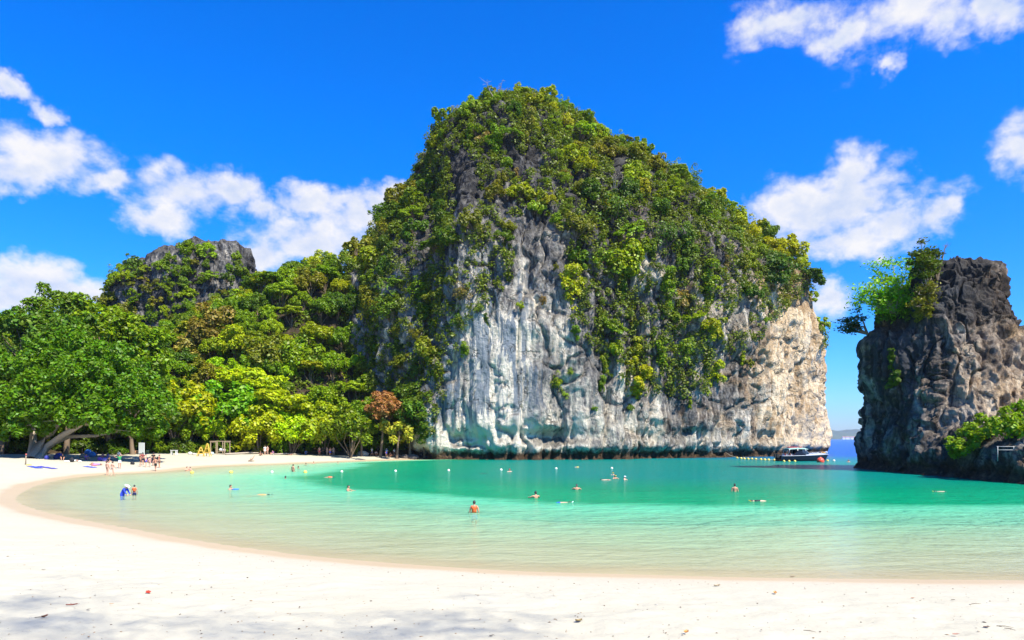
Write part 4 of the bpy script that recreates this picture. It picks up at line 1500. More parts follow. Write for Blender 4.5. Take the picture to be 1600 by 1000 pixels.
# joints in metres: x to the figure's left, y is backwards (the figure faces -y), z up
STAND = dict(pelvis=(0, 0, .93), waist=(0, .01, 1.06), chest=(0, .01, 1.27), neck=(0, .01, 1.45), head=(0, -.015, 1.585), tilt=0.0,
             sL=(.175, .01, 1.39), eL=(.235, .03, 1.12), wL=(.245, -.04, .87), hL=(.09, 0, .88), kL=(.105, -.02, .49), aL=(.11, .03, .085), tL=(.12, -.13, .03),
             sR=(-.175, .01, 1.39), eR=(-.24, .03, 1.12), wR=(-.25, -.04, .87), hR=(-.09, 0, .88), kR=(-.10, -.02, .49), aR=(-.11, .03, .085), tR=(-.12, -.13, .03))


def pose(**kw):
    d = dict(STAND); d.update(kw); return d


POSES = {
    'stand': pose(),
    'hip': pose(eL=(.33, .10, 1.16), wL=(.17, 0, 1.00), kR=(-.12, -.09, .50), aR=(-.13, -.02, .085), tR=(-.15, -.17, .03)),
    'walk': pose(kL=(.10, -.17, .52), aL=(.11, -.24, .10), tL=(.115, -.40, .07), kR=(-.10, .03, .48), aR=(-.11, .27, .14), tR=(-.11, .15, .03), eL=(.22, .16, 1.13), wL=(.22, .12, .88), eR=(-.22, -.08, 1.12), wR=(-.2, -.24, .93)),
    'arms_up': pose(eL=(.30, -.06, 1.58), wL=(.16, -.12, 1.78), eR=(-.36, -.02, 1.30), wR=(-.50, -.14, 1.42)),
    'bend': pose(pelvis=(0, .02, .93), waist=(0, -.04, 1.05), chest=(0, -.17, 1.23), neck=(0, -.29, 1.37), head=(0, -.39, 1.47), tilt=.6, sL=(.17, -.25, 1.31), sR=(-.17, -.25, 1.31),
                 eL=(.2, -.36, 1.07), wL=(.17, -.5, .90), eR=(-.2, -.36, 1.07), wR=(-.17, -.5, .90)),
    'swim': pose(sL=(.19, 0, 1.38), sR=(-.19, 0, 1.38), eL=(.38, -.14, 1.27), wL=(.36, -.38, 1.26), eR=(-.38, -.14, 1.27), wR=(-.36, -.38, 1.26), kL=(.12, -.15, .52), aL=(.13, .15, .25), tL=(.13, .13, .12),
                 kR=(-.12, -.05, .50), aR=(-.13, .25, .2), tR=(-.13, .24, .08)),
    'sit': pose(pelvis=(0, .05, .13), waist=(0, .09, .26), chest=(0, .08, .47), neck=(0, .03, .64), head=(0, -.01, .775), tilt=.1, sL=(.175, .06, .585), sR=(-.175, .06, .585), eL=(.28, -.05, .36), wL=(.22, -.30, .38),
                eR=(-.28, -.05, .36), wR=(-.22, -.30, .38), hL=(.10, 0, .12), kL=(.16, -.36, .42), aL=(.12, -.55, .08), tL=(.12, -.70, .035), hR=(-.10, 0, .12), kR=(-.16, -.36, .42), aR=(-.12, -.55, .08), tR=(-.12, -.70, .035)),
    'crouch': pose(pelvis=(0, .18, .42), waist=(0, .10, .53), chest=(0, -.04, .70), neck=(0, -.15, .83), head=(0, -.22, .94), tilt=.4, sL=(.17, -.1, .78), sR=(-.17, -.1, .78), eL=(.26, -.26, .58), wL=(.2, -.45, .46),
                   eR=(-.26, -.26, .58), wR=(-.2, -.45, .46), hL=(.10, .14, .40), kL=(.17, -.25, .46), aL=(.13, .02, .09), tL=(.14, -.15, .035), hR=(-.10, .14, .40), kR=(-.17, -.25, .46), aR=(-.13, .02, .09), tR=(-.14, -.15, .035)),
    # lying flat on the water, face down; head towards -y
    'prone': pose(pelvis=(0, .25, 0), waist=(0, .12, .01), chest=(0, -.09, .01), neck=(0, -.28, .03), head=(0, -.41, .02), tilt=1.35, sL=(.175, -.21, .0), sR=(-.175, -.21, .0), eL=(.36, -.33, -.06), wL=(.30, -.58, -.08),
                  eR=(-.36, -.33, -.06), wR=(-.30, -.58, -.08), hL=(.09, .30, 0), kL=(.11, .69, -.06), aL=(.12, 1.08, -.01), tL=(.13, 1.25, -.05), hR=(-.09, .30, 0), kR=(-.11, .69, -.02), aR=(-.12, 1.08, -.10), tR=(-.13, 1.25, -.12)),
    # lying on the back
    'lie': pose(pelvis=(0, .25, .12), waist=(0, .12, .12), chest=(0, -.09, .13), neck=(0, -.28, .12), head=(0, -.41, .13), tilt=-1.3, sL=(.175, -.21, .12), sR=(-.175, -.21, .12), eL=(.32, -.05, .06), wL=(.34, .2, .05),
                eR=(-.32, -.05, .06), wR=(-.34, .2, .05), hL=(.09, .30, .11), kL=(.11, .66, .18), aL=(.12, 1.05, .07), tL=(.14, 1.12, .16), hR=(-.09, .30, .11), kR=(-.11, .60, .36), aR=(-.12, .88, .07), tR=(-.13, 1.03, .04)),
}
BONES = [('pelvis', 'waist'), ('waist', 'chest'), ('chest', 'neck'), ('chest', 'sL'), ('sL', 'eL'), ('eL', 'wL'), ('chest', 'sR'), ('sR', 'eR'), ('eR', 'wR'),
         ('pelvis', 'hL'), ('hL', 'kL'), ('kL', 'aL'), ('aL', 'tL'), ('pelvis', 'hR'), ('hR', 'kR'), ('kR', 'aR'), ('aR', 'tR')]
RAD = dict(pelvis=(.135, .105), waist=(.125, .09), chest=(.155, .105), neck=(.058, .058), s=(.068, .068), e=(.042, .042), w=(.028, .032), h=(.092, .092), k=(.057, .057), a=(.038, .04), t=(.04, .028))


def skin_chain(names, pts, edges, radii, root, sub=1):
    me = bpy.data.meshes.new('skin_tmp')
    me.from_pydata([tuple(p) for p in pts], edges, [])
    ob = bpy.data.objects.new('skin_tmp', me)
    C.objects.link(ob)
    m = ob.modifiers.new('skin', 'SKIN')
    m.use_smooth_shade = True
    sv_ = me.skin_vertices[0].data if me.skin_vertices else None
    if sv_ is None:
        return ob
    for i, r_ in enumerate(radii):
        sv_[i].radius = r_
        sv_[i].use_root = (i == root)
    s2 = ob.modifiers.new('sub', 'SUBSURF'); s2.levels = sub; s2.render_levels = sub
    return ob


def bake(ob):
    dg = bpy.context.evaluated_depsgraph_get()
    e = ob.evaluated_get(dg)
    m = e.to_mesh()
    v = [tuple(p.co) for p in m.vertices]
    f = [tuple(p.vertices) for p in m.polygons]
    e.to_mesh_clear()
    old = ob.data
    bpy.data.objects.remove(ob)
    bpy.data.meshes.remove(old)
    return v, f


def ensure_skin(me):
    if not me.skin_vertices:
        bm = bmesh.new(); bm.from_mesh(me)
        bm.verts.layers.skin.verify()
        bm.to_mesh(me); bm.free()


def skinned(pts, edges, radii, root, sub=1):
    me = bpy.data.meshes.new('skin_tmp')
    bm = bmesh.new()
    ly = bm.verts.layers.skin.verify()
    vs_ = [bm.verts.new(p) for p in pts]
    for i, v in enumerate(vs_):
        v[ly].radius = radii[i]
        v[ly].use_root = (i == root)
    for a, b in edges:
        bm.edges.new((vs_[a], vs_[b]))
    bm.to_mesh(me); bm.free()
    ob = bpy.data.objects.new('skin_tmp', me)
    C.objects.link(ob)
    ob.modifiers.new('skin', 'SKIN').use_smooth_shade = True
    s2 = ob.modifiers.new('sub', 'SUBSURF'); s2.levels = sub
    return bake(ob)


def head_shape(c, tilt):
    """skull, jaw, nose, eye sockets, lips and ears in one small mesh, turned by tilt about x"""
    nu, nv = 18, 14
    v, f = [], []
    M = Matrix.Translation(c) @ Matrix.Rotation(tilt, 4, 'X')
    for j in range(nv + 1):
        t = -math.pi / 2 + math.pi * j / nv
        for i in range(nu):
            a = 2 * math.pi * i / nu
            x, y, z = math.cos(t) * math.sin(a) * .076, -math.cos(t) * math.cos(a) * .097, math.sin(t) * .118
            fr = max(0.0, -y / .097)
            if z < -.02:
                x *= 1 - .28 * min(1, (-z - .02) / .09)
                y = y * (1 - .06 * min(1, -z / .1)) - .012 * fr
            d = lambda cx, cz, s: math.exp(-((x - cx) ** 2 + (z - cz) ** 2) / s ** 2) * (fr > .4)
            y += -.024 * d(0, -.022, .017) + .012 * d(.03, .01, .016) + .012 * d(-.03, .01, .016) - .007 * d(0, -.062, .022) + .005 * d(0, -.06, .006)
            e = math.exp(-((y - .008) ** 2 + (z + .012) ** 2) / .022 ** 2)
            x += (.016 if x > 0 else -.016) * e * (abs(x) > .05)
            v.append(M @ Vector((x, y, z)))
    for j in range(nv):
        for i in range(nu):
            f.append((j * nu + i, j * nu + (i + 1) % nu, (j + 1) * nu + (i + 1) % nu, (j + 1) * nu + i))
    return v, f


def hair_shape(c, tilt, long=False):
    nu, nv = 16, 10
    v, f = [], []
    M = Matrix.Translation(c) @ Matrix.Rotation(tilt, 4, 'X')
    for j in range(nv + 1):
        for i in range(nu):
            a = 2 * math.pi * i / nu
            back = .5 - .5 * math.cos(a)
            t0 = .62 - 1.15 * back ** .8
            t = t0 + (math.pi / 2 - t0) * j / nv
            k = 1.10 + .02 * math.sin(5 * a + 3 * t)
            p = Vector((math.cos(t) * math.sin(a) * .076 * k, -math.cos(t) * math.cos(a) * .097 * k, math.sin(t) * .118 * k))
            if long and j < 3 and back > .6:
                p.z -= .10 * (3 - j) / 3
                p.y += .02
            v.append(M @ p)
    for j in range(nv):
        for i in range(nu):
            f.append((j * nu + i, j * nu + (i + 1) % nu, (j + 1) * nu + (i + 1) % nu, (j + 1) * nu + i))
    f.append(tuple(range(nu)))
    return v, f


def hand_shape(wrist, dirv):
    """palm with four unequal, slightly curled fingers and a side thumb"""
    d = Vector(dirv).normalized()
    side = d.cross(Vector((0.2, 1, 0.1))).normalized()
    nrm = d.cross(side)
    mb = MB()
    w = Vector(wrist)
    mb.tube([w - d * .01, w + d * .03, w + d * .085], [.028, .036, .034], 7)
    for k, ln in zip((-1.5, -.5, .5, 1.5), (.06, .075, .08, .068)):
        b0 = w + d * .08 + side * k * .018
        mb.tube([b0, b0 + d * ln * .45 + nrm * .006, b0 + d * ln * .8 + nrm * .022, b0 + d * ln * .9 + nrm * .036], [.0095, .009, .008, .006], 5)
    t0 = w + d * .025 + side * .03
    mb.tube([t0, t0 + d * .03 + side * .022, t0 + d * .06 + side * .026 + nrm * .008], [.013, .011, .008], 5)
    return mb.v, mb.f


BODY = {}


def body_of(pname):
    if pname in BODY:
        return BODY[pname]
    ps = POSES[pname]
    names = ['pelvis', 'waist', 'chest', 'neck', 'sL', 'eL', 'wL', 'hL', 'kL', 'aL', 'tL', 'sR', 'eR', 'wR', 'hR', 'kR', 'aR', 'tR']
    ix = {n: i for i, n in enumerate(names)}
    rad = [RAD[n] if n in RAD else RAD[n[0]] for n in names]
    pts = [ps[n] for n in names]
    hd = Vector(ps['head'])
    top = hd + Vector((0, 0, -.05)) if abs(ps['tilt']) < 1 else hd + Vector((0, .05, 0))
    pts.append(tuple(top)); rad.append((.05, .05))
    edges = [(ix[a], ix[b]) for a, b in BONES] + [(ix['neck'], len(pts) - 1)]
    v, f = skinned(pts, edges, rad, 0)
    nb = len(v)
    V = [Vector(p) for p in v]
    for side in 'LR':
        hv, hf = hand_shape(ps['w' + side], Vector(ps['w' + side]) - Vector(ps['e' + side]))
        o = len(V); V += hv; f = f + [tuple(i + o for i in q) for q in hf]
    hv, hf = head_shape(hd, ps['tilt'])
    o = len(V); V += hv; f = f + [tuple(i + o for i in q) for q in hf]
    mb = MB(); mb.add(V, f)
    # which stretch of the skeleton each body vertex belongs to
    A = np.array([v[i] for i in range(nb)])
    dist = []
    for a, b in BONES:
        pa, pb = np.array(ps[a]), np.array(ps[b])
        t = np.clip(((A - pa) @ (pb - pa)) / ((pb - pa) @ (pb - pa)), 0, 1)
        dist.append((np.linalg.norm(A - pa - t[:, None] * (pb - pa), axis=1), t))
    ds = np.stack([q[0] - .02 * (k in (0, 1, 2)) for k, q in enumerate(dist)])
    own = ds.argmin(0)
    tpar = np.stack([q[1] for q in dist])[own, np.arange(nb)]
    me0 = mb.mesh('body', M_SKIN[0], True)
    nrm = np.array([p.normal[:] for p in me0.vertices])[:nb]
    bf = [q for q in f if max(q) < nb]
    BODY[pname] = dict(mb=mb, A=A, own=own, t=tpar, nrm=nrm, faces=bf, head=hd, tilt=ps['tilt'], meshes={}, ps=ps)
    return BODY[pname]


def garment(pname, which):
    """cloth shell over part of the body"""
    B = body_of(pname)
    if which in B['meshes']:
        return B['meshes'][which]
    names = [b for b in BONES]
    own, t = B['own'], B['t']
    lab = [names[i] for i in own]
    inn = np.zeros(len(own), bool); off = .014
    for i, (a, b) in enumerate(lab):
        torso = (a, b) in (('waist', 'chest'), ('chest', 'neck'), ('chest', 'sL'), ('chest', 'sR'))
        hipz = (a, b) in (('pelvis', 'waist'), ('pelvis', 'hL'), ('pelvis', 'hR'))
        thigh = a in ('hL', 'hR') and b in ('kL', 'kR')
        if which == 'shorts':
            inn[i] = (hipz and not (b == 'waist' and t[i] > .55)) or (thigh and t[i] < .62)
        elif which == 'briefs':
            inn[i] = (hipz and not (b == 'waist' and t[i] > .35)) or (thigh and t[i] < .1)
        elif which == 'shirt':
            inn[i] = torso and not (b == 'neck' and t[i] > .9) or (a, b) == ('pelvis', 'waist') or (a in ('sL', 'sR') and t[i] < .6)
        elif which == 'suit':
            inn[i] = torso and not (b == 'neck' and t[i] > .9) or hipz or thigh or a in ('sL', 'sR') or (a in ('eL', 'eR') and t[i] < .9) or (a in ('kL', 'kR') and t[i] < .8)
        elif which == 'bra':
            inn[i] = ((a, b) == ('waist', 'chest') and t[i] > .6) or ((a, b) == ('chest', 'neck') and t[i] < .1)
        elif which == 'jacket':
            inn[i] = torso and not (b == 'neck' and t[i] > .75) and not (b in ('sL', 'sR') and t[i] > .9) or ((a, b) == ('pelvis', 'waist') and t[i] > .6)
            off = .06
    keep = [q for q in B['faces'] if all(inn[i] for i in q)]
    used = sorted({i for q in keep for i in q})
    mp = {i: k for k, i in enumerate(used)}
    mb = MB()
    outer = [Vector(B['A'][i]) + Vector(B['nrm'][i]) * off for i in used]
    inner = [Vector(B['A'][i]) + Vector(B['nrm'][i]) * .003 for i in used]
    n = len(used)
    faces = [tuple(mp[i] for i in q) for q in keep]
    edge = {}
    for q in faces:
        for a, b in zip(q, q[1:] + q[:1]):
            edge[(a, b)] = edge.get((a, b), 0) + 1
    rim = [(b, a, a + n, b + n) for (a, b) in edge if (b, a) not in edge]
    mb.add(outer + inner, faces + rim)
    B['meshes'][which] = mb
    return mb


def person(px, py, pname, face, label, skin=1, wear=(), hair=True, sink=0.0, scale=1.0, group=None, at=None, extra=(), long=False):
    """person standing at the photo pixel of the feet (or of the waterline when sink > 0); face = heading in degrees, 0 looks at the camera"""
    B = body_of(pname)
    key = ('body', skin)
    if key not in B['meshes']:
        B['meshes'][key] = B['mb'].mesh('person', M_SKIN[skin], True)
    o = link(bpy.data.objects.new('person', B['meshes'][key]))
    p = at or ground_at(px, py)
    o.location = (p[0], p[1], p[2] - sink * scale)
    o.rotation_euler = (0, 0, R(face))
    o.scale = (scale,) * 3
    tag(o, label, 'person', group)
    def part(nm, mb, mat):
        return mb.build(nm, mat, o, True)
    if hair:
        mb = MB(); mb.add(*hair_shape(B['head'], B['tilt'], long))
        part('hair', mb, M_HAIR)
    nm = {'shorts': 'swim_shorts', 'briefs': 'swim_briefs', 'shirt': 'shirt', 'suit': 'swim_suit', 'bra': 'bikini_top', 'jacket': 'life_jacket'}
    for w, col in wear:
        part(nm[w], garment(pname, w), cloth(col))
    M = Matrix.Translation(B['head']) @ Matrix.Rotation(B['tilt'], 4, 'X')
    for e, col in extra:
        mb = MB()
        if e == 'hat':
            mb.tube([(0, 0, .05), (0, 0, .062)], [.20, .19], 16)
            mb.ball((0, 0, .055), (.092, .112, .085), 14, 6, 0.0)
        elif e == 'cap':
            mb.ball((0, 0, .02), (.087, .107, .11), 14, 6, 0.0)
            mb.box((0, -.13, .03), (.13, .1, .012))
        elif e == 'snorkel':
            mb.tube([(.05, -.10, -.06), (.09, -.09, -.04), (.10, -.04, .04), (.10, .03, .30)], .02, 6)
        elif e == 'mask':
            mb.box((0, -.105, .012), (.15, .05, .075)); mb.tube([(-.08, -.08, .012), (-.086, .02, .02), (0, .11, .03), (.086, .02, .02), (.08, -.08, .012)], .012, 5)
        elif e == 'fins':
            M0 = Matrix.Identity(4)
            for s in 'LR':
                a = Vector(B['ps']['t' + s])
                mb.box(tuple(a + Vector((0, .2, .03))), (.2, .45, .025), rx=.12)
            part('swim_fins', mb, cloth(col)); continue
        elif e == 'board':
            a = Vector(B['ps']['wL']).lerp(Vector(B['ps']['wR']), .5)
            mb.box(tuple(a + Vector((0, -.05, .10))), (.5, .35, .06))
            part('swim_board', mb, cloth(col)); continue
        elif e == 'backpack':
            c_ = Vector(B['ps']['chest'])
            mb.box(tuple(c_ + Vector((0, .19, -.03))), (.30, .17, .42)); mb.box(tuple(c_ + Vector((0, .29, -.1))), (.22, .06, .2))
            part('backpack', mb, cloth(col)); continue
        mb.v = [tuple(M @ Vector(q)) for q in mb.v]
        part({'hat': 'sun_hat', 'cap': 'cap', 'snorkel': 'snorkel', 'mask': 'dive_mask'}[e], mb, cloth(col))
    return o


def people():
    # in the water, near to far
    person(741, 801, 'stand', 180, 'person in a bright orange life jacket standing chest deep seen from behind', 1, [('jacket', ORANGE), ('shorts', BLUE)], sink=1.05)
    person(191, 775, 'bend', 82, 'person in a blue rash suit and white sun hat bending towards a child', 0, [('suit', BLUE)], hair=True, sink=.78, scale=.97, extra=[('hat', WHITE)])
    person(210, 774, 'stand', 200, 'boy in an orange and navy life jacket standing in shallow water', 1, [('jacket', ORANGE), ('shorts', NAVY)], sink=.66, scale=.72)
    person(837, 778, 'swim', 205, 'swimmer with bare shoulders looking towards the cliffs in the middle of the bay', 1, sink=1.24)
    person(901, 765, 'swim', 180, 'swimmer in white ear muffs seen from behind, middle of the bay', 1, sink=1.27, extra=[('mask', WHITE)])
    person(1148, 768, 'stand', 170, 'sunburnt man chest deep holding a yellow mask out to the left', 1, [], sink=1.10)
    person(1184, 783, 'prone', -80, 'snorkeller with an upright yellow snorkel low in the pale green water', 0, [('shirt', BLACK)], sink=.03, extra=[('snorkel', YELLOW), ('mask', BLACK)])
    person(880, 785, 'prone', 100, 'snorkeller floating face down in blue and white shorts with blue fins', 0, [('shorts', BLUE)], sink=.07, extra=[('snorkel', WHITE), ('fins', BLUE)])
    person(1470, 768, 'prone', -92, 'pale snorkeller with yellow snorkel floating beside the rock stack', 0, [('briefs', BLACK)], sink=.07, extra=[('snorkel', YELLOW), ('mask', BLACK)])
    person(410, 773, 'prone', 95, 'swimmer lying flat in an orange vest with a dark cap', 1, [('shirt', (.7, .3, .08))], sink=.07, extra=[('cap', BLACK), ('snorkel', BLACK)])
    person(360, 765, 'swim', 80, 'dark haired swimmer pushing a bright blue board', 1, sink=1.33, extra=[('board', (.02, .18, .75))])
    person(544, 767, 'swim', 80, 'dark haired swimmer alone in the emerald water left of the orange jacket', 1, sink=1.27)
    person(446, 748, 'swim', 180, 'swimmer showing only a dark head in green water off the far beach', 2, sink=1.42)
    person(515, 746, 'prone', 85, 'swimmer floating on the front in a red life vest', 1, [('jacket', (.75, .16, .06))], sink=.04)
    person(961, 748, 'swim', 30, 'left one of two swimmers close together holding up a yellow mask', 1, sink=1.30, extra=[('mask', YELLOW)])
    person(976, 750, 'swim', 60, 'right one of two swimmers close together, white cap', 0, sink=1.30, extra=[('cap', WHITE)])
    person(946, 750, 'prone', -95, 'swimmer floating on the back just left of the pair', 0, [('briefs', RED)], sink=.04)
    person(958, 742, 'swim', 0, 'far swimmer with a yellow mask behind the pair', 0, sink=1.38, extra=[('mask', YELLOW)])
    person(756, 740, 'prone', -95, 'snorkeller in black floating under the streaked white rock face', 0, [('suit', BLACK)], sink=.07)
    person(796, 737, 'swim', 20, 'far swimmer with a red cap below the dark cave', 0, sink=1.34, extra=[('cap', RED)])
    person(1216, 729, 'swim', 180, 'swimmer with only a dark head showing in front of the speedboat stern', 1, sink=1.42)
    person(1326, 722, 'swim', 180, 'far swimmer in a red cap in the gap beside the rock stack', 1, sink=1.32, extra=[('cap', RED)])
    person(458, 737, 'stand', 150, 'bather standing waist deep off the far beach', 1, [('briefs', BLACK)], sink=.8)
    person(458, 733, 'swim', 180, 'dark head left below the waist deep bather', 1, sink=1.38, at=ground_at(456, 733))
    person(464, 731, 'swim', 140, 'dark head right below the waist deep bather', 2, sink=1.38, at=ground_at(466, 732))
    person(478, 726, 'swim', 180, 'dark head close to the far beach, just right of the waist deep bather', 2, sink=1.40)
    person(490, 724, 'swim', 20, 'red haired head close to the far waterline, second right of the bather', 1, sink=1.38)
    person(528, 724, 'swim', 20, 'small red head close to the far waterline below the pale boulder', 1, sink=1.40)
    person(292, 735, 'swim', 60, 'left one of two pale swimmers just off the sand by the yellow buoy', 0, sink=1.22)
    person(297, 735, 'swim', -30, 'right one of two pale swimmers just off the sand by the yellow buoy', 0, sink=1.24)
    # at the water's edge, left
    person(168, 742, 'stand', 160, 'bare-chested man in black trunks wading, left one of two', 0, [('briefs', BLACK)], sink=.12)
    person(176, 743, 'walk', 150, 'bare-chested man in dark trunks wading, right one of two', 0, [('briefs', NAVY)], sink=.15)
    person(187, 732, 'arms_up', 10, 'person in a green shirt raising an arm by the waterline', 1, [('shirt', GREEN), ('shorts', WHITE)])
    grp = 'people gathered at the waterline'
    person(219, 729, 'stand', 120, 'person in a brown shirt at the left of the group by the waterline', 1, [('shirt', (.22, .07, .04)), ('shorts', BLACK)])
    person(223, 727, 'hip', 60, 'person in a maroon shirt and dark cap behind the brown shirt', 1, [('shirt', (.25, .05, .05)), ('shorts', BLACK)], extra=[('cap', BLACK)])
    person(228, 730, 'stand', 100, 'bare-chested man in bright blue shorts in the group by the waterline', 0, [('shorts', BLUE)])
    person(234, 730, 'walk', 200, 'small pale child in a light pink suit in the group', 0, [('briefs', PINK)], scale=.8)
    person(240, 728, 'hip', 170, 'person in a black shirt and cap at the back of the group', 1, [('shirt', BLACK), ('shorts', BLACK)], extra=[('cap', BLACK)], scale=1.05)
    person(243, 736, 'walk', 185, 'bare-chested man in black shorts nearest the water in the group', 1, [('shorts', BLACK)])
    person(249, 731, 'stand', 100, 'person with a black backpack at the right of the group', 1, [('shirt', (.3, .1, .08)), ('shorts', BLACK)], extra=[('backpack', BLACK)])
    # far beach
    person(407, 712, 'sit', 40, 'person in dark clothes sitting below the trees, left end of the far beach', 1, [('shirt', BLACK), ('shorts', BLACK)])
    person(414, 711, 'stand', 20, 'woman in a white wrap standing at the left end of the far beach', 0, [('shirt', WHITE), ('shorts', WHITE)], long=True)
    person(418, 711, 'stand', -30, 'pale bather in a small red swimsuit beside the white wrap', 0, [('briefs', RED), ('bra', RED)], long=True)
    person(426, 711, 'sit', -20, 'person in a purple top sitting right of the white wrap', 1, [('shirt', (.25, .08, .35)), ('shorts', WHITE)])
    person(453, 711, 'lie', 80, 'sunbather lying on a red towel on the far beach', 1, [('briefs', RED)])
    person(478, 710, 'sit', 10, 'person in light blue sitting on the far beach below a dark bush', 0, [('shirt', (.15, .3, .7)), ('shorts', BLUE)])
    person(499, 712, 'stand', 30, 'heavy bather in red shorts standing at the back of the far beach', 1, [('shorts', (.6, .06, .06))])
    person(504, 712, 'hip', 10, 'slim bather with a dark swimsuit next to the red shorts', 2, [('suit', BLACK)], long=True)
    person(511, 712, 'stand', -30, 'pale bather standing left of the bright blue shorts', 0, [('briefs', PINK), ('bra', PINK)], long=True)
    person(516, 713, 'hip', 0, 'bather in bright blue shorts on the far beach', 1, [('shorts', BLUE)])
    person(521, 712, 'stand', 20, 'pale bather standing right of the bright blue shorts', 0, [('briefs', WHITE), ('bra', WHITE)], long=True)
    person(581, 713, 'walk', 60, 'person in a white shirt walking past the pale boulder', 0, [('shirt', WHITE), ('shorts', NAVY)])
    person(587, 713, 'crouch', 40, 'small crouching person right of the white shirt', 1, [('shirt', WHITE), ('shorts', BLACK)])
    person(604, 714, 'hip', 20, 'person in a light blue shirt and white hat near the island foot', 0, [('shirt', (.25, .45, .75)), ('shorts', BLUE)], extra=[('hat', WHITE)])
    person(609, 715, 'crouch', 60, 'sunburnt person crouching near the island foot', 1, [('shorts', (.6, .25, .15))])
    person(616, 714, 'stand', 40, 'person in a white vest with dark shorts near the island foot', 1, [('shirt', WHITE), ('shorts', BLACK)])
    person(658, 717, 'walk', 250, 'person in black stepping from the sand to the rocks', 1, [('suit', BLACK)])
    # resting in the shade of the leaning tree
    shade = [(98, 719, 'sit', 30, 'person in black sitting on a mat under the leaning tree', BLACK), (117, 721, 'lie', 75, 'person in white lying in the shade right of the leaning trunk', WHITE), (135, 719, 'sit', 60, 'person in purple sitting beside the blue bag pile', (.3, .1, .4)),
             (150, 714, 'sit', 20, 'person in navy sitting behind the blue bag pile', NAVY), (160, 717, 'sit', -20, 'person in pink sitting near the blue bag pile', PINK), (168, 716, 'sit', -40, 'person in violet sitting at the right end of the shade', (.25, .15, .55)),
             (153, 727, 'lie', 95, 'person lying on a violet towel out at the shade\'s edge', (.35, .2, .5)), (168, 727, 'crouch', 120, 'person in black crouching by the wading men', BLACK), (198, 709, 'sit', 30, 'person in dark clothes sitting left of the orange crate', BLACK)]
    for px, py, po, fa, lab, col in shade:
        person(px, py, po, fa, lab, 1, [('shirt', col), ('shorts', col)])


people()


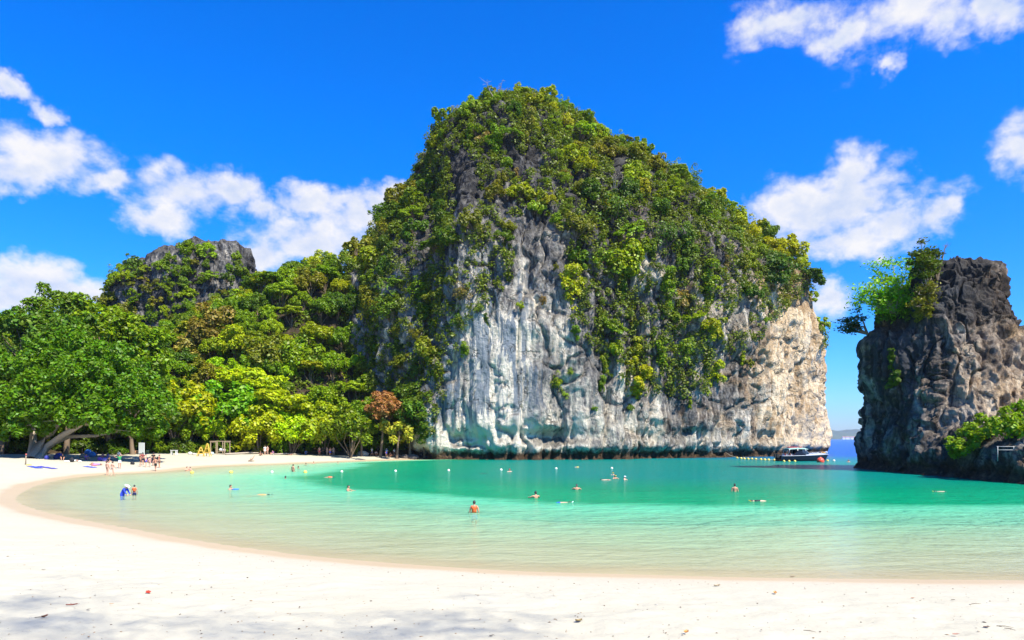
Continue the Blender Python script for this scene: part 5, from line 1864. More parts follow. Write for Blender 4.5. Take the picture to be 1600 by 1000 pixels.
# ------------------------------------------------------------------ speedboat
def speedboat():
    p = ground_at(1253, 720.3)
    root = empty('speedboat', (p.x, p.y, 0), R(4), 'dark navy speedboat with a pale canopy moored under the cliff', 'boat')
    Ls, B = 8.8, 2.5
    M_HULL = simple('gelcoat_navy', (0.006, 0.012, 0.03), 0.4, var=.1, spec=.25)
    M_DECK = simple('gelcoat_white', (0.40, 0.44, 0.54), 0.35, var=.06)
    M_TEAL = simple('canopy_cloth', (0.42, 0.68, 0.60), 0.8, var=.1)
    M_GLASS = simple('tinted_glass', (0.03, 0.04, 0.07), 0.08)
    M_STEEL = simple('rail_steel', (0.6, 0.6, 0.62), 0.3, 0.9)
    M_RED = cloth((0.55, 0.05, 0.05))
    ns = 22
    st = []
    for i in range(ns):
        u = i / (ns - 1)
        x = -Ls / 2 + Ls * u
        w = B / 2 * (1 - max(0, (u - .45) / .55) ** 2.2) * (.94 + .06 * min(1, u * 4))
        top = 1.02 + .24 * u ** 2
        xs_ = x + .0
        st.append((xs_, max(w, .03), top, u))
    hb = MB(); v, f = [], []
    for x, w, top, u in st:
        rake = .55 * max(0, (u - .6) / .4) ** 2
        prof = [(0, -.45 + .35 * u ** 3), (.55 * w, -.30 + .3 * u ** 3), (.86 * w, .05 + .25 * u ** 2), (.95 * w, .45 + .2 * u), (w, top - .12), (w * 1.03, top - .04), (w, top)]
        ring = [(-y, z) for y, z in prof[::-1]] + prof[1:]
        for y, z in ring:
            v.append((x + rake * (z / top), y, z))
    n = 13
    for i in range(ns - 1):
        for k in range(n - 1):
            f.append((i * n + k, (i + 1) * n + k, (i + 1) * n + k + 1, i * n + k + 1))
    f.append(tuple(range(n - 1, -1, -1)))
    hb.add(v, f)
    hb.build('hull', M_HULL, root, True)
    rub = MB()
    for s in (-1, 1):
        rub.tube([(x + .55 * max(0, (u - .6) / .4) ** 2, s * (w + .02), top - .06) for x, w, top, u in st], .045, 6)
    rub.build('rub_rail', M_DECK, root, True)
    dk = MB(); v, f = [], []
    for x, w, top, u in st[9:]:
        rk = .55 * max(0, (u - .6) / .4) ** 2
        hgt = .27 * math.sin(math.pi * min(1, (u - .40) / .62)) ** .8 if u < .99 else 0
        for y, z in ((-w * .96, top - .02), (-w * .75, top + .16 * (hgt > 0.01) + .2 * hgt), (-w * .4, top + hgt), (0, top + hgt * 1.08), (w * .4, top + hgt), (w * .75, top + .16 * (hgt > 0.01) + .2 * hgt), (w * .96, top - .02)):
            v.append((x + rk, y, z))
    m = len(st[9:])
    for i in range(m - 1):
        for k in range(6):
            f.append((i * 7 + k, (i + 1) * 7 + k, (i + 1) * 7 + k + 1, i * 7 + k + 1))
    f.append(tuple(range(7)))
    dk.add(v, f)
    deck = dk.build('foredeck', M_DECK, root)
    hb2 = MB(); hb2.box((1.75, 0, 1.47), (.6, .6, .07)); hb2.build('deck_hatch', M_GLASS, deck)
    fl = MB(); fl.box((-2.1, 0, .45), (4.4, 2.1, .06)); fl.build('cockpit_floor', M_DECK, root)
    # side stripe under the foredeck (long dark window)
    for s in (-1, 1):
        wn = MB()
        a = [(x, w, top) for x, w, top, u in st if .45 < u < .78]
        wn.add([(x, s * w * .90, t_ + .03) for x, w, t_ in a] + [(x, s * w * .80, t_ + .14) for x, w, t_ in a], [(i, i + 1, len(a) + i + 1, len(a) + i) for i in range(len(a) - 1)])
        wn.build('cabin_window', M_GLASS, root)
    ws = MB()
    for s in (-1, 1):
        ws.add([(.9, s * 1.0, 1.25), (.1, s * 1.0, 2.2), (-.5, s * 1.05, 2.2), (-.5, s * 1.12, 1.05)], [(0, 1, 2, 3)])
    ws.add([(.9, -1.0, 1.25), (.9, 1.0, 1.25), (.1, 1.0, 2.2), (.1, -1.0, 2.2)], [(0, 1, 2, 3)])
    ws.build('windshield', M_GLASS, root)
    wf = MB()
    for y in (-1.0, 0, 1.0):
        wf.tube([(.92, y, 1.25), (.12, y, 2.22)], .035, 6)
    wf.tube([(.12, -1.05, 2.22), (.12, 1.05, 2.22)], .04, 6)
    wf.build('windshield_frame', M_DECK, root)
    # canopy on posts, raked dark side wings
    cp = MB(); v, f = [], []
    for i in range(9):
        x = -2.9 + 3.5 * i / 8
        for k in range(7):
            y = -1.12 + 2.24 * k / 6
            v.append((x, y, 2.30 + .14 * (1 - (y / 1.12) ** 2) - .10 * ((i - 4) / 4) ** 2))
    for i in range(8):
        for k in range(6):
            f.append((i * 7 + k, (i + 1) * 7 + k, (i + 1) * 7 + k + 1, i * 7 + k + 1))
    off = len(v)
    v += [(x, y, z - .09) for x, y, z in v]
    f += [tuple(i + off for i in q[::-1]) for q in f]
    for rowa in ([i * 7 for i in range(9)], [i * 7 + 6 for i in range(9)], list(range(7)), [56 + k for k in range(7)]):
        f += [(a, b, b + off, a + off) for a, b in zip(rowa, rowa[1:])]
    cp.add(v, f)
    cp.build('canopy', M_TEAL, root, True)
    for x in (-2.75, -1.3, .2):
        for s in (-1, 1):
            MB().tube([(x - (.45 if x < -2 else 0), s * 1.1, .9), (x, s * 1.06, 2.28)], .035, 6).build('canopy_post', M_STEEL, root, True)
    for s in (-1, 1):
        wg = MB()
        wg.add([(-2.3, s * 1.2, .88), (.35, s * 1.2, .98), (-.9, s * 1.13, 2.0), (-1.25, s * 1.13, 2.0)], [(0, 1, 2, 3)])
        wg.add([(-2.3, s * 1.16, .88), (.35, s * 1.16, .98), (-.9, s * 1.09, 2.0), (-1.25, s * 1.09, 2.0)], [(0, 1, 2, 3)])
        wg.build('side_wing', M_HULL, root)
    for x in (-1.1, -2.1, -3.0):
        for y in (-.55, .55):
            MB().box((x, y, .68), (.55, .75, .35)).box((x - .27, y, 1.05), (.13, .75, .5), ry=-.12).build('bench_seat', M_DECK, root)
    for y in (-.45, .45):
        ob = MB()
        ob.box((-Ls / 2 - .32, y, .95), (.5, .42, .62)).box((-Ls / 2 - .28, y, .3), (.2, .16, .9)).box((-Ls / 2 - .12, y, .55), (.3, .3, .3))
        ob.build('outboard_engine', cloth(BLACK), root)
    rl = MB()
    for s in (-1, 1):
        pts = [(x + .55 * max(0, (u - .6) / .4) ** 2, s * w * .9, top + .42) for x, w, top, u in st if u > .62]
        rl.tube(pts, .022, 6)
        for q in pts[::2]:
            rl.tube([(q[0], q[1], q[2] - .42), q], .018, 5)
    rl.build('bow_rail', M_STEEL, root, True)
    MB().ball((4.55, .0, 1.55), (.28, .28, .22), 10, 6).build('bow_light', M_DECK, root, True)
    # loose gear carried by the boat
    def carried(nm, mb, mat, lab, cat):
        o = mb.build(nm, mat, None, True)
        o.matrix_world = Matrix.Translation(root.location) @ Matrix.Rotation(R(4), 4, 'Z')
        return tag(o, lab, cat)
    for x, lab in ((-2.5, 'red life vest at the stern end of the boat canopy'), (-1.9, 'red life vest second from the stern on the boat canopy'), (-1.3, 'red life vest in the middle of the boat canopy'), (-.5, 'dull red life vest nearest the bow on the boat canopy')):
        mb = MB()
        for s in (-1, 1):
            mb.box((x + s * .13, -.3, 2.50), (.22, .5, .12), rz=.1 * s).box((x + s * .13, -.02, 2.52), (.2, .16, .12))
        mb.box((x, .1, 2.53), (.46, .14, .11))
        carried('life_vest', mb, M_RED, lab, 'life vest')
    mb = MB(); mb.box((4.0, -.15, 1.52), (.5, .4, .14)).box((4.2, .2, 1.56), (.4, .34, .15), rz=.4).box((3.85, .1, 1.62), (.36, .3, .12), rz=-.5)
    carried('life_vest', mb, cloth((.8, .38, .05)), 'orange yellow life vests heaped on the boat\'s bow', 'life vest')
    for x, col, lab in ((-2.4, RED, 'passenger in a red life jacket seated at the boat\'s stern'), (-1.5, (.5, .08, .05), 'passenger in a red life jacket seated amidships in the boat'), (-3.2, RED, 'crew member in red at the boat\'s outboard engines')):
        q = Matrix.Translation(root.location) @ Matrix.Rotation(R(4), 4, 'Z') @ Vector((x, -.5, .84 - .13))
        person(0, 0, 'sit', 70, lab, 1, [('jacket', col), ('shorts', BLACK)], at=q)
    return root


boat = speedboat()

# ------------------------------------------------------------------ floats, buoys, rope
M_FLOATY = simple('float_yellow', (0.75, 0.55, 0.10), 0.5)
M_FLOATW = simple('float_white', (0.78, 0.74, 0.62), 0.5)
M_ROPE = simple('rope', (0.45, 0.40, 0.30), 0.9)


def buoy(px, py, r, mat, label, group, cat='float'):
    p = ground_at(px, py)
    mb = MB().ball((0, 0, r * .35), r, 12, 8)
    o = mb.build('marker_buoy', mat, None, True, (p.x, p.y, 0))
    MB().tube([(0, 0, r * 1.2), (0, 0, r * 1.5)], r * .18, 6).build('rope_eye', M_ROPE, o, True)
    return tag(o, label, cat, group)


ORD = ['first', 'second', 'third', 'fourth', 'fifth', 'sixth', 'seventh', 'eighth', 'ninth', 'tenth']
row = [(300, 739.5, 'y'), (361, 739, 'y'), (425, 738.5, 'w'), (477, 739, 'y'), (534, 738, 'w'), (618, 737, 'w'), (701, 736, 'w'), (783, 735, 'w'), (869, 733, 'w'), (956, 732.5, 'w')]
for i, (px, py, c) in enumerate(row):
    buoy(px, py, .22 if c == 'y' else .17, M_FLOATY if c == 'y' else M_FLOATW, f'{"yellow" if c == "y" else "white"} buoy, {ORD[i]} from the beach in the long line across the bay', 'buoys marking the swimming area')
for i, (px, py) in enumerate([(1152, 716.4), (1158, 717), (1163, 717.6), (1169, 717.8), (1175, 718), (1181, 718.4), (1189, 718.8), (1195, 719.2), (1201, 719.4), (1210, 719.8)]):
    buoy(px, py, .25, M_FLOATY, f'small yellow float, {ORD[i]} from the cliff on the rope to the speedboat', 'yellow floats strung to the boat')
for px, py, m, lab in [(1293, 720.6, M_FLOATY, 'yellow float just right of the red ball buoy'), (1303, 720.6, M_FLOATW, 'white float second to the right of the red ball buoy'), (1355, 722.6, M_FLOATW, 'white float at the foot of the rock stack'),
                       (1225, 721.4, M_FLOATY, 'yellow float under the boat\'s stern quarter'), (1233, 721.4, M_FLOATY, 'yellow float under the boat\'s side amidships'), (1242, 721.4, M_FLOATY, 'yellow float under the boat\'s canopy end')]:
    buoy(px, py, .22, m, lab, None)
buoy(1282, 722.3, .62, simple('buoy_red', (0.75, 0.08, 0.04), 0.4), 'big red ball buoy hanging at the boat\'s bow', None, 'buoy')
q0 = cv[int(np.argmin((proj(cv)[0] - 1131) ** 2 + (proj(cv)[1] - 705) ** 2 + cv[:, 1] * .05))]
e0 = ground_at(1152, 716.4)
rp = MB(); rp.tube([Vector(q0), Vector(q0).lerp(e0, .5) + Vector((0, 0, -.15)), e0 + Vector((0, 0, .2)), ground_at(1181, 718.4) + Vector((0, 0, .12)), ground_at(1212, 719.8) + Vector((0, 0, .12))], .05, 5)
tag(rp.build('mooring_rope', M_ROPE, None, True), 'pale rope slanting from the cliff foot to the yellow floats', 'rope')
person(902, 730, 'prone', 90, 'small swimmer in a yellow vest floating below the pale rock', 0, [('jacket', YELLOW)], sink=.04, scale=.8)


# ------------------------------------------------------------------ things on the sand
M_WOOD = simple('weathered_wood', (0.34, 0.25, 0.16), 0.9, var=.3, scale=5, bump=.4)
M_WOODY = simple('yellow_board', (0.62, 0.40, 0.06), 0.7, var=.12)
M_PAINT = simple('white_paint', (0.66, 0.67, 0.66), 0.6, var=.06)


def on_sand(px, py):
    p = ground_at(px, py)
    p.z = float(beach_h(np.array([p.x]), np.array([p.y]))[0])
    return p


def sand_things():
    r = random.Random(14)
    k = lambda d: d / F                         # metres per photo pixel at depth d
    # white information board on a post
    p = on_sand(221, 711)
    w = p.y / F
    o = empty('sign_board', p, R(-5), 'blank pale grey sign board standing at the back of the beach', 'sign')
    MB().box((0, 0, 1.15), (9 * w, .06, 1.75)).build('panel', simple('sign_face', (0.50, 0.55, 0.56), 0.6, var=.05), o)
    for s in (-1, 1):
        MB().box((s * 4.2 * w, .06, .9), (.09, .09, 2.2)).build('post', M_PAINT, o)
    # orange crate, yellow tub
    p = on_sand(210, 709)
    o = empty('crate', p, .2, 'faded orange crate left of the pale sign board', 'crate')
    for s in (-1, 1):
        MB().box((0, s * .38, .28), (1.0, .05, .5)).build('side_panel', cloth((.62, .30, .14)), o)
        MB().box((s * .5, 0, .28), (.05, .72, .5)).build('end_panel', cloth((.62, .30, .14)), o)
    MB().box((0, 0, .55), (1.08, .86, .06)).build('lid', cloth((.66, .36, .2)), o)
    p = on_sand(230, 708)
    o = MB().tube([(0, 0, 0), (0, 0, .5)], [.26, .34], 14).build('tub', cloth((.75, .62, .18)), None, True, p)
    tag(o, 'pale yellow tub right of the pale sign board', 'tub')
    MB().tube([(0, 0, .46), (0, 0, .52)], .36, 14).build('rim', cloth((.8, .7, .3)), o, True)
    # white bench table
    p = on_sand(272, 711)
    o = empty('beach_table', p, R(-8), 'small white table standing on the sand right of the sign board', 'table')
    MB().box((0, 0, .78), (1.05, .5, .09)).build('table_top', M_PAINT, o)
    for x in (-.42, .42):
        for y in (-.17, .17):
            MB().box((x, y, .37), (.12, .1, .74)).build('leg', M_PAINT, o)
    # yellow A-frame boards
    for px, py, h, rz, lab in [(314, 713, 1.55, .25, 'shorter yellow A-shaped wooden rack, left one of the pair'), (324, 713, 2.15, -.2, 'taller yellow A-shaped wooden rack, right one of the pair')]:
        p = on_sand(px, py)
        o = empty('rack', p, rz, lab, 'rack', 'yellow wooden racks')
        for s in (-1, 1):
            MB().tube([(s * .62, -.25, 0), (s * .05, 0, h)], .075, 6).build('front_leg', M_WOODY, o)
            MB().tube([(s * .5, .45, 0), (s * .05, .02, h)], .06, 6).build('back_leg', M_WOODY, o)
        for t in (.3, .6):
            MB().box((0, -.2 * (1 - t), h * t), (1.15 * (1 - t), .05, .14)).build('crossbar', M_WOODY, o)
    # open wooden stall frame
    p = on_sand(340, 710)
    o = empty('stall_frame', p, R(-6), 'open wooden stall frame under the vivid green tree', 'stall')
    W, D, H = 23 * p.y / F, 1.8, 2.25
    for x in (-W / 2, -W * .02, W / 2):
        for y in (0, D):
            MB().box((x, y, H / 2), (.12, .12, H)).build('post', M_WOOD, o)
    for y in (0, D):
        MB().box((0, y - .001, H + .06), (W + .3, .13, .12)).build('beam', M_WOOD, o)
    for x in (-W / 2, W / 2):
        MB().box((x, D / 2, H - .08), (.1, D - .15, .1)).build('rafter', M_WOOD, o)
    MB().box((W * .25, .3, .55), (W * .46, .5, .07)).build('counter', M_WOOD, o)
    for px, py, s, c, lab in [(344, 705.5, .30, (.6, .6, .58), 'white sack on the stall counter'), (349, 705.5, .24, (.6, .5, .42), 'tan bag on the stall counter, right end')]:
        q = on_sand(px, 710)
        ob = MB().ball((0, 0, s * .7), (s * 1.2, s, s), 10, 7, -.7).build('sack', cloth(c), None, True, (q.x, q.y + .3, q.z + .585))
        tag(ob, lab, 'sack')
    # litter of pale bags left of the stall
    for px, py, s, c, lab in [(297, 710, .30, (.6, .6, .6), 'white rubbish bag at the back of the beach, left of the yellow racks'), (303, 711, .24, (.5, .45, .4), 'small tan bag next to the white rubbish bag'), (331, 710, .3, (.4, .5, .52), 'grey-blue bag at the stall\'s left post')]:
        q = on_sand(px, py)
        tag(MB().ball((0, 0, s * .6), (s * 1.3, s, s * .9), 10, 7, -.65).build('bag', cloth(c), None, True, q), lab, 'bag')
    # leaning driftwood
    p = on_sand(388, 721)
    o = MB().tube([(0, 0, 0), (.55, .1, .35), (1.0, .1, .95)], [.12, .10, .05], 7).build('driftwood', simple('driftwood', (.42, .26, .16), .9, var=.3, bump=.5), None, True, p)
    tag(o, 'forked reddish driftwood sticking up from the far sand', 'driftwood')
    MB().tube([(.05, 0, .02), (.5, -.1, .12), (1.0, -.12, .1)], [.1, .09, .05], 7).build('branch', M_WOOD, o, True)
    MB().tube([(.3, .05, .2), (.35, .2, .6), (.5, .3, .8)], [.06, .04, .02], 6).build('branch', M_WOOD, o, True)
    # long pale log and planks at the forest edge
    for (xa, ya), (xb, yb), rad, lab in [((352, 711), (420, 709), .16, 'long pale log lying at the forest edge right of the stall'), ((425, 711), (470, 711), .13, 'pale plank-like log behind the sunbathers'), ((0, 704), (18, 706), .35, 'thick fallen log at the beach\'s far left')]:
        a, b = on_sand(xa, ya), on_sand(xb, yb)
        mid = a.lerp(b, .5) + Vector((0, .4, .12))
        o = MB().tube([a + Vector((0, 0, rad)), mid + Vector((0, 0, rad)), b + Vector((0, 0, rad))], [rad, rad * .9, rad * .55], 8).build('fallen_log', M_BARK_PALE, None, True)
        tag(o, lab, 'log')
    # boulders
    for px, py, s, c, lab in [(566, 712, 1.0, (.50, .44, .36), 'pale rounded boulder at the back of the far beach'), (549, 711, .7, (.2, .16, .12), 'dark rock left of the pale boulder'), (633, 716, .8, (.12, .1, .085), 'dark rock at the sand\'s right end'), (646, 717, .9, (.10, .09, .08), 'dark rock touching the island foot'),
                              (620, 714, .6, (.16, .13, .1), 'small dark rock near the island foot')]:
        q = on_sand(px, py)
        n = 14
        mb = MB().ball((0, 0, 0), 1.0, 18, 12, -.5)
        vv = np.array(mb.v); vv = vv * (1 + .22 * fbm(vv * 1.3 + px, 3))[:, None] * np.array([1.25, .9, .72]) * s
        mb.v = [tuple(a) for a in vv + np.array([0, 0, .25 * s])]
        tag(mb.build('boulder', simple('boulder_stone', c, .9, var=.35, scale=3, bump=.8), None, False, q), lab, 'boulder')
    # wooden stake with yellow foot, blue mats
    p = on_sand(40, 726)
    o = MB().tube([(0, 0, -.1), (0.03, 0, .7), (.06, 0, 1.15)], [.07, .06, .055], 7).build('wooden_stake', M_WOOD, None, True, p)
    tag(o, 'wooden stake stuck in the sand at the left with red top', 'stake')
    MB().tube([(.058, 0, 1.1), (.065, 0, 1.28)], [.09, .07], 8).build('tip', cloth((.5, .12, .1)), o, True)
    p = on_sand(45, 727)
    tag(MB().ball((0, 0, .05), (.34, .2, .09), 12, 6, -.4).build('bag', cloth((.75, .55, .12)), None, True, p), 'small yellow bag at the foot of the wooden stake', 'bag')
    for (xa, ya), (xb, yb), c, lab in [((47, 729), (62, 732), (.03, .06, .4), 'blue beach mat right of the wooden stake, left one'), ((60, 729), (86, 733), (.05, .05, .35), 'long blue beach mat right of the wooden stake, right one'), ((133, 729), (148, 731), (.08, .1, .45), 'blue mat at the edge of the tree\'s shade')]:
        a, b = on_sand(xa, ya), on_sand(xb, yb)
        mb = MB(); d = (b - a); n = 9; v, f = [], []
        side = Vector((-d.y, d.x, 0)).normalized() * .35
        for i in range(n):
            q = a + d * i / (n - 1)
            for s in (-1, 1):
                e = q + side * s
                e.z = float(beach_h(np.array([e.x]), np.array([e.y]))[0]) + float(sand_relief(np.array([e.x]), np.array([e.y]))[0]) + .05 + .03 * math.sin(i * 2.1 + s)
                v.append(e)
        off = len(v); v += [q - Vector((0, 0, .02)) for q in v]
        f = [(2 * i, 2 * i + 1, 2 * i + 3, 2 * i + 2) for i in range(n - 1)]
        f += [tuple(j + off for j in q[::-1]) for q in f] + [(2 * i, 2 * i + 2, 2 * i + 2 + off, 2 * i + off) for i in range(n - 1)] + [(2 * i + 1, 2 * i + 3, 2 * i + 3 + off, 2 * i + 1 + off) for i in range(n - 1)]
        mb.add(v, f)
        tag(mb.build('beach_mat', cloth(c), None, False), lab, 'mat')
    # bags and towels in the shade
    gear = [(88, 718, .5, NAVY, 'bag', 'dark navy bag in the deep shade right of the leaning trunk'), (92, 714, .45, (.05, .08, .5), 'bag', 'royal blue bag in the deep shade behind the trunk'), (104, 722, .35, WHITE, 'towel', 'white towel bundle nearest the trunk in the shade'),
            (112, 722, .4, BLACK, 'bag', 'black bag right of the white towel bundle'), (124, 722, .35, WHITE, 'towel', 'white towel bundle in the middle of the shade'), (130, 716, .5, (.25, .2, .18), 'bag', 'brown bag in the middle of the shade'),
            (138, 712, .75, (.03, .16, .55), 'bag', 'large bright blue bag in the shade'), (144, 714, .6, (.08, .25, .6), 'bag', 'light blue bag right of the large blue bag'), (150, 708, .75, (.06, .1, .22), 'bag', 'dark blue bag standing tall behind the others'),
            (156, 720, .4, (.3, .12, .45), 'bag', 'purple bag among the people in the shade'), (164, 721, .4, (.15, .12, .4), 'bag', 'violet bag at the right end of the shade'), (174, 718, .35, (.4, .36, .3), 'towel', 'beige towel bundle at the right end of the shade'),
            (186, 712, .4, WHITE, 'bag', 'white bag on the sunny sand left of the orange crate'), (178, 710, .35, (.3, .26, .22), 'bag', 'tan bag on the sand behind the green shirt'), (207, 726, .3, BLACK, 'bag', 'small black bag on the sand left of the group'), (73, 718, .4, (.04, .05, .3), 'bag', 'blue bag right beside the leaning trunk'),
            (148, 728, .35, PINK, 'towel', 'pink towel bundle at the edge of the shade')]
    for px, py, s, c, nm, lab in gear:
        q = on_sand(px, py)
        rz = r.uniform(-.6, .6)
        if nm == 'bag':
            mb = MB().ball((0, 0, s * .55), (s * 1.0, s * .6, s * .8), 10, 7, -.68)
            o = mb.build('beach_bag', cloth(c), None, True, q); o.rotation_euler.z = rz
            MB().tube([(-s * .4, 0, s * 1.2), (-s * .2, 0, s * 1.65), (s * .2, 0, s * 1.65), (s * .4, 0, s * 1.2)], s * .05, 5).build('handle', cloth(BLACK), o, True)
        else:
            mb = MB()
            for i in range(3):
                mb.ball((r.uniform(-.3, .3) * s, r.uniform(-.2, .2) * s, s * .25), (s * r.uniform(.7, 1.2), s * .5, s * .35), 9, 5, -.6)
            o = mb.build('towel', cloth(c), None, True, q); o.rotation_euler.z = rz
        tag(o, lab, nm)
    # white railing on the ledge of the rock stack
    i1, _ = on_stack(1559, 712); i2, _ = on_stack(1584, 712)
    dd = (i1.y + i2.y) / 2 - .3
    a, b = P(1559, 712, dd), P(1584, 712, dd)
    t0, t1 = P(1559, 697, dd), P(1584, 697, dd)
    o = empty('railing', a, 0, 'white railing of two posts on the dark ledge under the lime bushes', 'railing')
    for u, v_ in ((a, t0), (b, t1)):
        MB().tube([u - a - Vector((0, 0, .5)), v_ - a], .03, 8).build('post', simple('rail_paint', (.42, .42, .40), .6), o, True)
    MB().tube([t0 - a - Vector((.1, 0, .04)), t1 - a + Vector((.1, 0, -.04))], .022, 8).build('handrail', simple('rail_paint', (.42, .42, .40), .6), o, True)
    MB().tube([t0 - a - Vector((0, 0, .35)), t1 - a - Vector((0, 0, .35))], .015, 8).build('mid_rail', M_PAINT, o, True)
    # houses on the far coast
    for px, w_, lab in [(1318, 26, 'tiny white house on the hazy far shore, leftmost'), (1324, 40, 'low white building on the hazy far shore, left of the longest one'), (1333, 60, 'longest white building on the hazy far shore'), (1343, 34, 'white house on the hazy far shore nearest the rock stack')]:
        d = 6960
        x = (px - 800) / F * d
        o = MB().box((0, 0, 10), (w_, 20, 22)).build('house', M_PAINT, None, False, (x, d, 0))
        tag(o, lab, 'house')
        MB().add([(-w_ / 2 - 2, -12, 21), (w_ / 2 + 2, -12, 21), (w_ / 2 + 2, 12, 21), (-w_ / 2 - 2, 12, 21), (-w_ / 2, 0, 29), (w_ / 2, 0, 29)], [(0, 1, 5, 4), (2, 3, 4, 5), (0, 4, 3), (1, 2, 5), (3, 2, 1, 0)]) if False else None
        rf = MB(); rf.add([(-w_ / 2 - 2, -12, 21.5), (w_ / 2 + 2, -12, 21.5), (w_ / 2 + 2, 12, 21.5), (-w_ / 2 - 2, 12, 21.5), (-w_ / 2, 0, 29), (w_ / 2, 0, 29)], [(0, 1, 5, 4), (2, 3, 4, 5), (0, 4, 3), (1, 2, 5), (3, 2, 1, 0)])
        rf.build('roof', cloth((.45, .2, .15)), o)


sand_things()


# ------------------------------------------------------------------ fallen leaves and crumbs on the near sand
def near_sand():
    r = random.Random(6); nr = np.random.default_rng(6)
    def sand_pt(px, py):
        p = ground_at(px, py)
        x, y = np.array([p.x]), np.array([p.y])
        p.z = float(beach_h(x, y)[0] + sand_relief(x, y)[0])
        return p
    def leaf(px, py, ln, wd, rz, col, label, curl=.25):
        p = sand_pt(px, py)
        v, f = [], []
        n, m = 9, 5
        for i in range(n):
            u = i / (n - 1)
            w = wd * math.sin(math.pi * min(.97, max(.03, u))) ** .75
            for j in range(m):
                s = 2 * j / (m - 1) - 1
                v.append((ln * (u - .5), s * w * .5, .012 + curl * ln * (abs(s) ** 1.5 * .35 + (u - .45) ** 2 * .8)))
        for i in range(n - 1):
            for j in range(m - 1):
                f.append((i * m + j, (i + 1) * m + j, (i + 1) * m + j + 1, i * m + j + 1))
        mb = MB(); mb.add(v, f)
        mt = simple('dry_leaf', col, .7, var=.35, scale=18)
        o = mb.build('fallen_leaf', mt, None, True, p + Vector((0, 0, .006)))
        o.rotation_euler = (r.uniform(-.12, .12), r.uniform(-.1, .1), rz)
        MB().tube([(-ln * .5, 0, .014 + curl * ln * .18), (0, 0, .018), (ln * .5, 0, .014 + curl * ln * .2), (ln * .66, 0, .02 + curl * ln * .25)], ln * .014, 5).build('midrib', simple('leaf_rib', tuple(c * .6 for c in col), .8), o, True)
        return tag(o, label, 'leaf', 'dry leaves on the near sand')
    leaf(232, 928, .21, .10, -.9, (.62, .06, .02), 'bright red fallen leaf on the white sand', .3)
    leaf(112, 949, .20, .06, .15, (.22, .05, .025), 'long dark red fallen leaf below and left of the bright red one', .25)
    leaf(70, 968, .11, .09, 1.2, (.16, .06, .03), 'curled dark brown leaf at the lower left', .6)
    leaf(68, 892, .08, .05, .6, (.10, .055, .03), 'small dark leaf on the clean sand at the upper left')
    leaf(174, 946, .07, .045, .4, (.42, .22, .07), 'small orange-brown leaf right of the long dark red one')
    leaf(904, 971, .13, .10, .3, (.30, .22, .10), 'crumpled tan leaf at the edge of the shade near the bottom middle', .7)
    leaf(1211, 928, .13, .09, 1.3, (.58, .28, .07), 'orange leaf on the sand below the waterline at right', .6)
    leaf(1072, 992, .12, .085, 1.0, (.55, .24, .06), 'orange leaf at the bottom edge right of the middle', .6)
    leaf(1426, 934, .09, .06, .2, (.36, .12, .05), 'small red-brown leaf at right below the wet sand')
    leaf(1489, 938, .08, .05, -.3, (.10, .07, .035), 'small dark leaf right of the small red-brown one')
    leaf(1541, 981, .12, .05, .1, (.12, .06, .035), 'dark brown leaf near the lower right corner')
    leaf(1493, 993, .10, .04, -.1, (.34, .09, .05), 'red leaf at the bottom edge near the right corner')
    leaf(768, 996, .09, .05, .7, (.07, .05, .03), 'dark leaf at the bottom edge in the middle')
    leaf(797, 972, .06, .04, .3, (.2, .14, .08), 'tiny tan leaf in the shade near the bottom middle')
    leaf(138, 956, .06, .05, .8, (.09, .06, .035), 'tiny dark leaf between the long red leaf and the bottom edge')
    leaf(1120, 917, .16, .07, .1, (.40, .30, .18), 'tan leaf lump just below the wet sand, middle right', .5)
    leaf(1238, 902, .14, .06, 0, (.16, .09, .05), 'dark strip of leaf on the wet sand edge')
    # twigs
    for px, py, ln, rz, lab in [(1525, 944, .22, .1, 'thin straight twig on the sand at right'), (1570, 980, .24, -.5, 'thin twig near the lower right corner, upper one'), (1578, 984, .16, -.9, 'thin twig near the lower right corner, lower one'), (1265, 985, .2, -.6, 'thin pale twig near the bottom, right of the middle'), (62, 968, .16, .1, 'short twig beside the curled dark brown leaf')]:
        p = sand_pt(px, py)
        o = MB().tube([(-ln / 2, 0, .012), (0, .01, .02), (ln / 2, 0, .012)], [.005, .006, .003], 5).build('twig', M_BARK, None, True, p)
        o.rotation_euler.z = rz
        tag(o, lab, 'twig')
    # crumbs: bits of coral, seed husks, scraps of leaf
    V, F_, o = [], [], 0
    pts = []
    for _ in range(1500):
        y = 9.6 + 14 * r.random() ** 1.4
        x = r.uniform(-.8, .8) * y
        if float(shore_sd(np.array([x]), np.array([y]))[0]) < 1.2:
            continue
        pts.append((x, y))
    pa = np.array(pts)
    za = beach_h(pa[:, 0], pa[:, 1]) + sand_relief(pa[:, 0], pa[:, 1])
    oct_v = np.array([[1, 0, 0], [0, 1, 0], [-1, 0, 0], [0, -1, 0], [0, 0, 1], [0, 0, -.6]])
    oct_f = np.array([[0, 1, 4], [1, 2, 4], [2, 3, 4], [3, 0, 4], [1, 0, 5], [2, 1, 5], [3, 2, 5], [0, 3, 5]])
    for (x, y), z in zip(pts, za):
        s = r.choice((.006, .008, .010, .014, .02))
        a = r.uniform(0, 6.28)
        M = np.array([[math.cos(a), -math.sin(a), 0], [math.sin(a), math.cos(a), 0], [0, 0, 1]])
        v = (oct_v * np.array([s * r.uniform(.8, 2), s, s * .6]) * nr.uniform(.7, 1.3, (6, 3))) @ M.T + np.array([x, y, z + s * .2])
        V.append(v); F_.append(oct_f + o); o += 6
    m, t = new_mat('beach_crumbs')
    g = t.n('ShaderNodeNewGeometry')
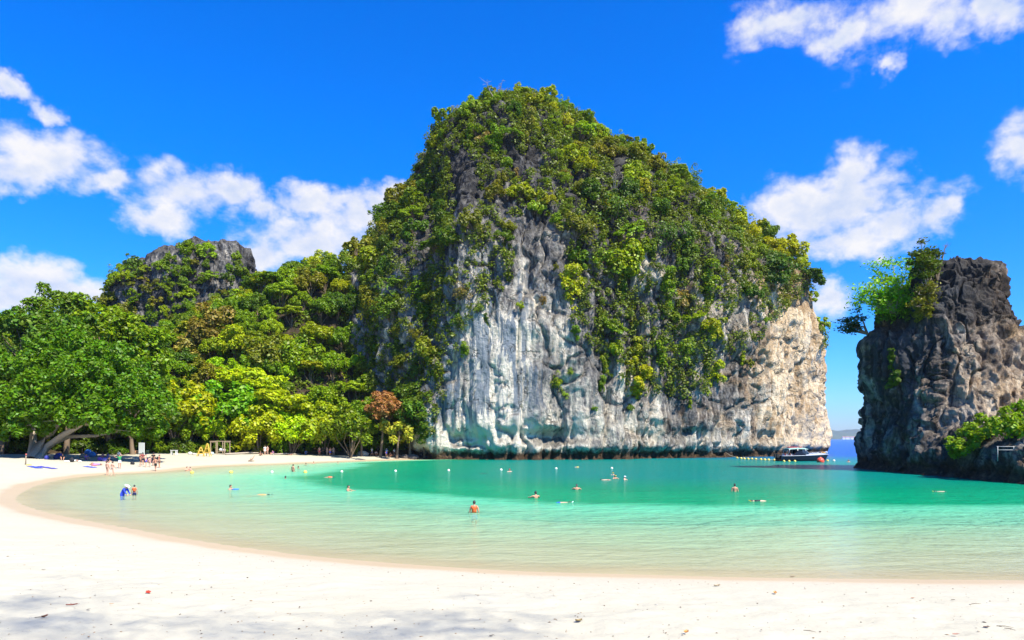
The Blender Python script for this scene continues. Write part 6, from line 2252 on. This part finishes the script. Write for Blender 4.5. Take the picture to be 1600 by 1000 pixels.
    c = t.ramp(g.outputs['Random Per Island'], [(0.0, (.05, .035, .025)), (.3, (.16, .09, .05)), (.55, (.30, .2, .11)), (.8, (.45, .38, .28)), (1.0, (.4, .4, .38))])
    b = t.n('ShaderNodeBsdfPrincipled', inp={'Base Color': c, 'Roughness': .9})
    finish(t, b.outputs[0])
    ob = link(bpy.data.objects.new('debris', np_mesh('debris', np.concatenate(V), np.concatenate(F_), m)))
    tag(ob, 'scattered crumbs of coral, husk and leaf on the sand', 'debris', kind='stuff')


near_sand()


# ------------------------------------------------------------------ the tree that shades the near sand
def shade_tree():
    """tall open beach tree standing behind and right of the viewpoint; its crown is above the picture"""
    root = empty('shade_tree', (7.5, -6.5, float(beach_h(np.array([7.5]), np.array([-6.5]))[0])), 0, 'tall open beach tree behind the viewpoint casting dapples on the near sand', 'tree')
    mb = MB()
    mb.tube([(0, 0, -.3), (.1, -.1, 5), (.3, -.2, 10), (.2, -.2, 14)], [.45, .36, .25, .12], 10, cap=False)
    tr = mb.build('trunk', M_BARK, root, True)
    V, Q, o = [], [], 0
    br = MB()
    k = 26 / math.tan(R(SUN_EL))
    off = Vector((math.sin(R(SUN_AZ)), math.cos(R(SUN_AZ)), 0)) * k
    for px, py, rad, n in SHADE:
        g = ground_at(px, py)
        c = Vector((g.x, g.y, 0)) + off
        c.z = 26 + g.z
        c = c - root.location
        v, q, cc = clumps_crown(int(px + 3000), n, 16, (rad * 1.6, rad * .8, rad * .5), rad * .42, .05, -.9, shell=.1)
        V.append(v + np.array(c)); Q.append(q + o); o += len(v)
        br.tube([(.2, -.2, 13.8), Vector((.2, -.2, 14)).lerp(c, .5) + Vector((0, 0, 1.5)), c], [.02, .012, .005], 6, cap=False)
    br.build('branch', M_BARK, root, True)
    cr = link(bpy.data.objects.new('crown', np_mesh('crown', np.concatenate(V), np.concatenate(Q), M_LEAF)), root)
    cr.color = (*GREENS['mid green'], 1)


SHADE = [(20, 945, 1.0, 26), (60, 970, 1.0, 22), (5, 985, 1.1, 30), (120, 930, 1.0, 10), (240, 970, 1.3, 14), (330, 965, 1.1, 12), (400, 985, 1.2, 18), (640, 965, 1.0, 18), (625, 995, 1.2, 22), (720, 960, .9, 16), (700, 985, 1.0, 14), (800, 990, 1.2, 18), (860, 962, .9, 12), (760, 935, .9, 7), (150, 905, 1.3, 7), (480, 1000, 1.4, 14), (170, 985, 1.1, 12), (560, 985, 1.0, 10), (90, 1000, 1.2, 16)]
shade_tree()


# ------------------------------------------------------------------ labels that single each thing out
def single_out():
    by = {}
    for o in C.objects:
        if o.parent is None and o.get('label') and not o.get('kind'):
            by.setdefault(o['label'], []).append(o)
    words = ['first', 'second', 'third', 'fourth', 'fifth', 'sixth', 'seventh', 'eighth', 'ninth', 'tenth', 'eleventh', 'twelfth']
    for lab, obs in by.items():
        if len(obs) < 2:
            continue
        obs.sort(key=lambda o: o.location.x / max(o.location.y, 1))
        n = len(obs)
        for i, o in enumerate(obs):
            if i < n / 2:
                pos = 'leftmost' if i == 0 else (words[i] if i < 12 else str(i + 1) + 'th') + ' from left'
            else:
                j = n - 1 - i
                pos = 'rightmost' if j == 0 else (words[j] if j < 12 else str(j + 1) + 'th') + ' from right'
            o['label'] = f'{lab}, {pos}'


single_out()
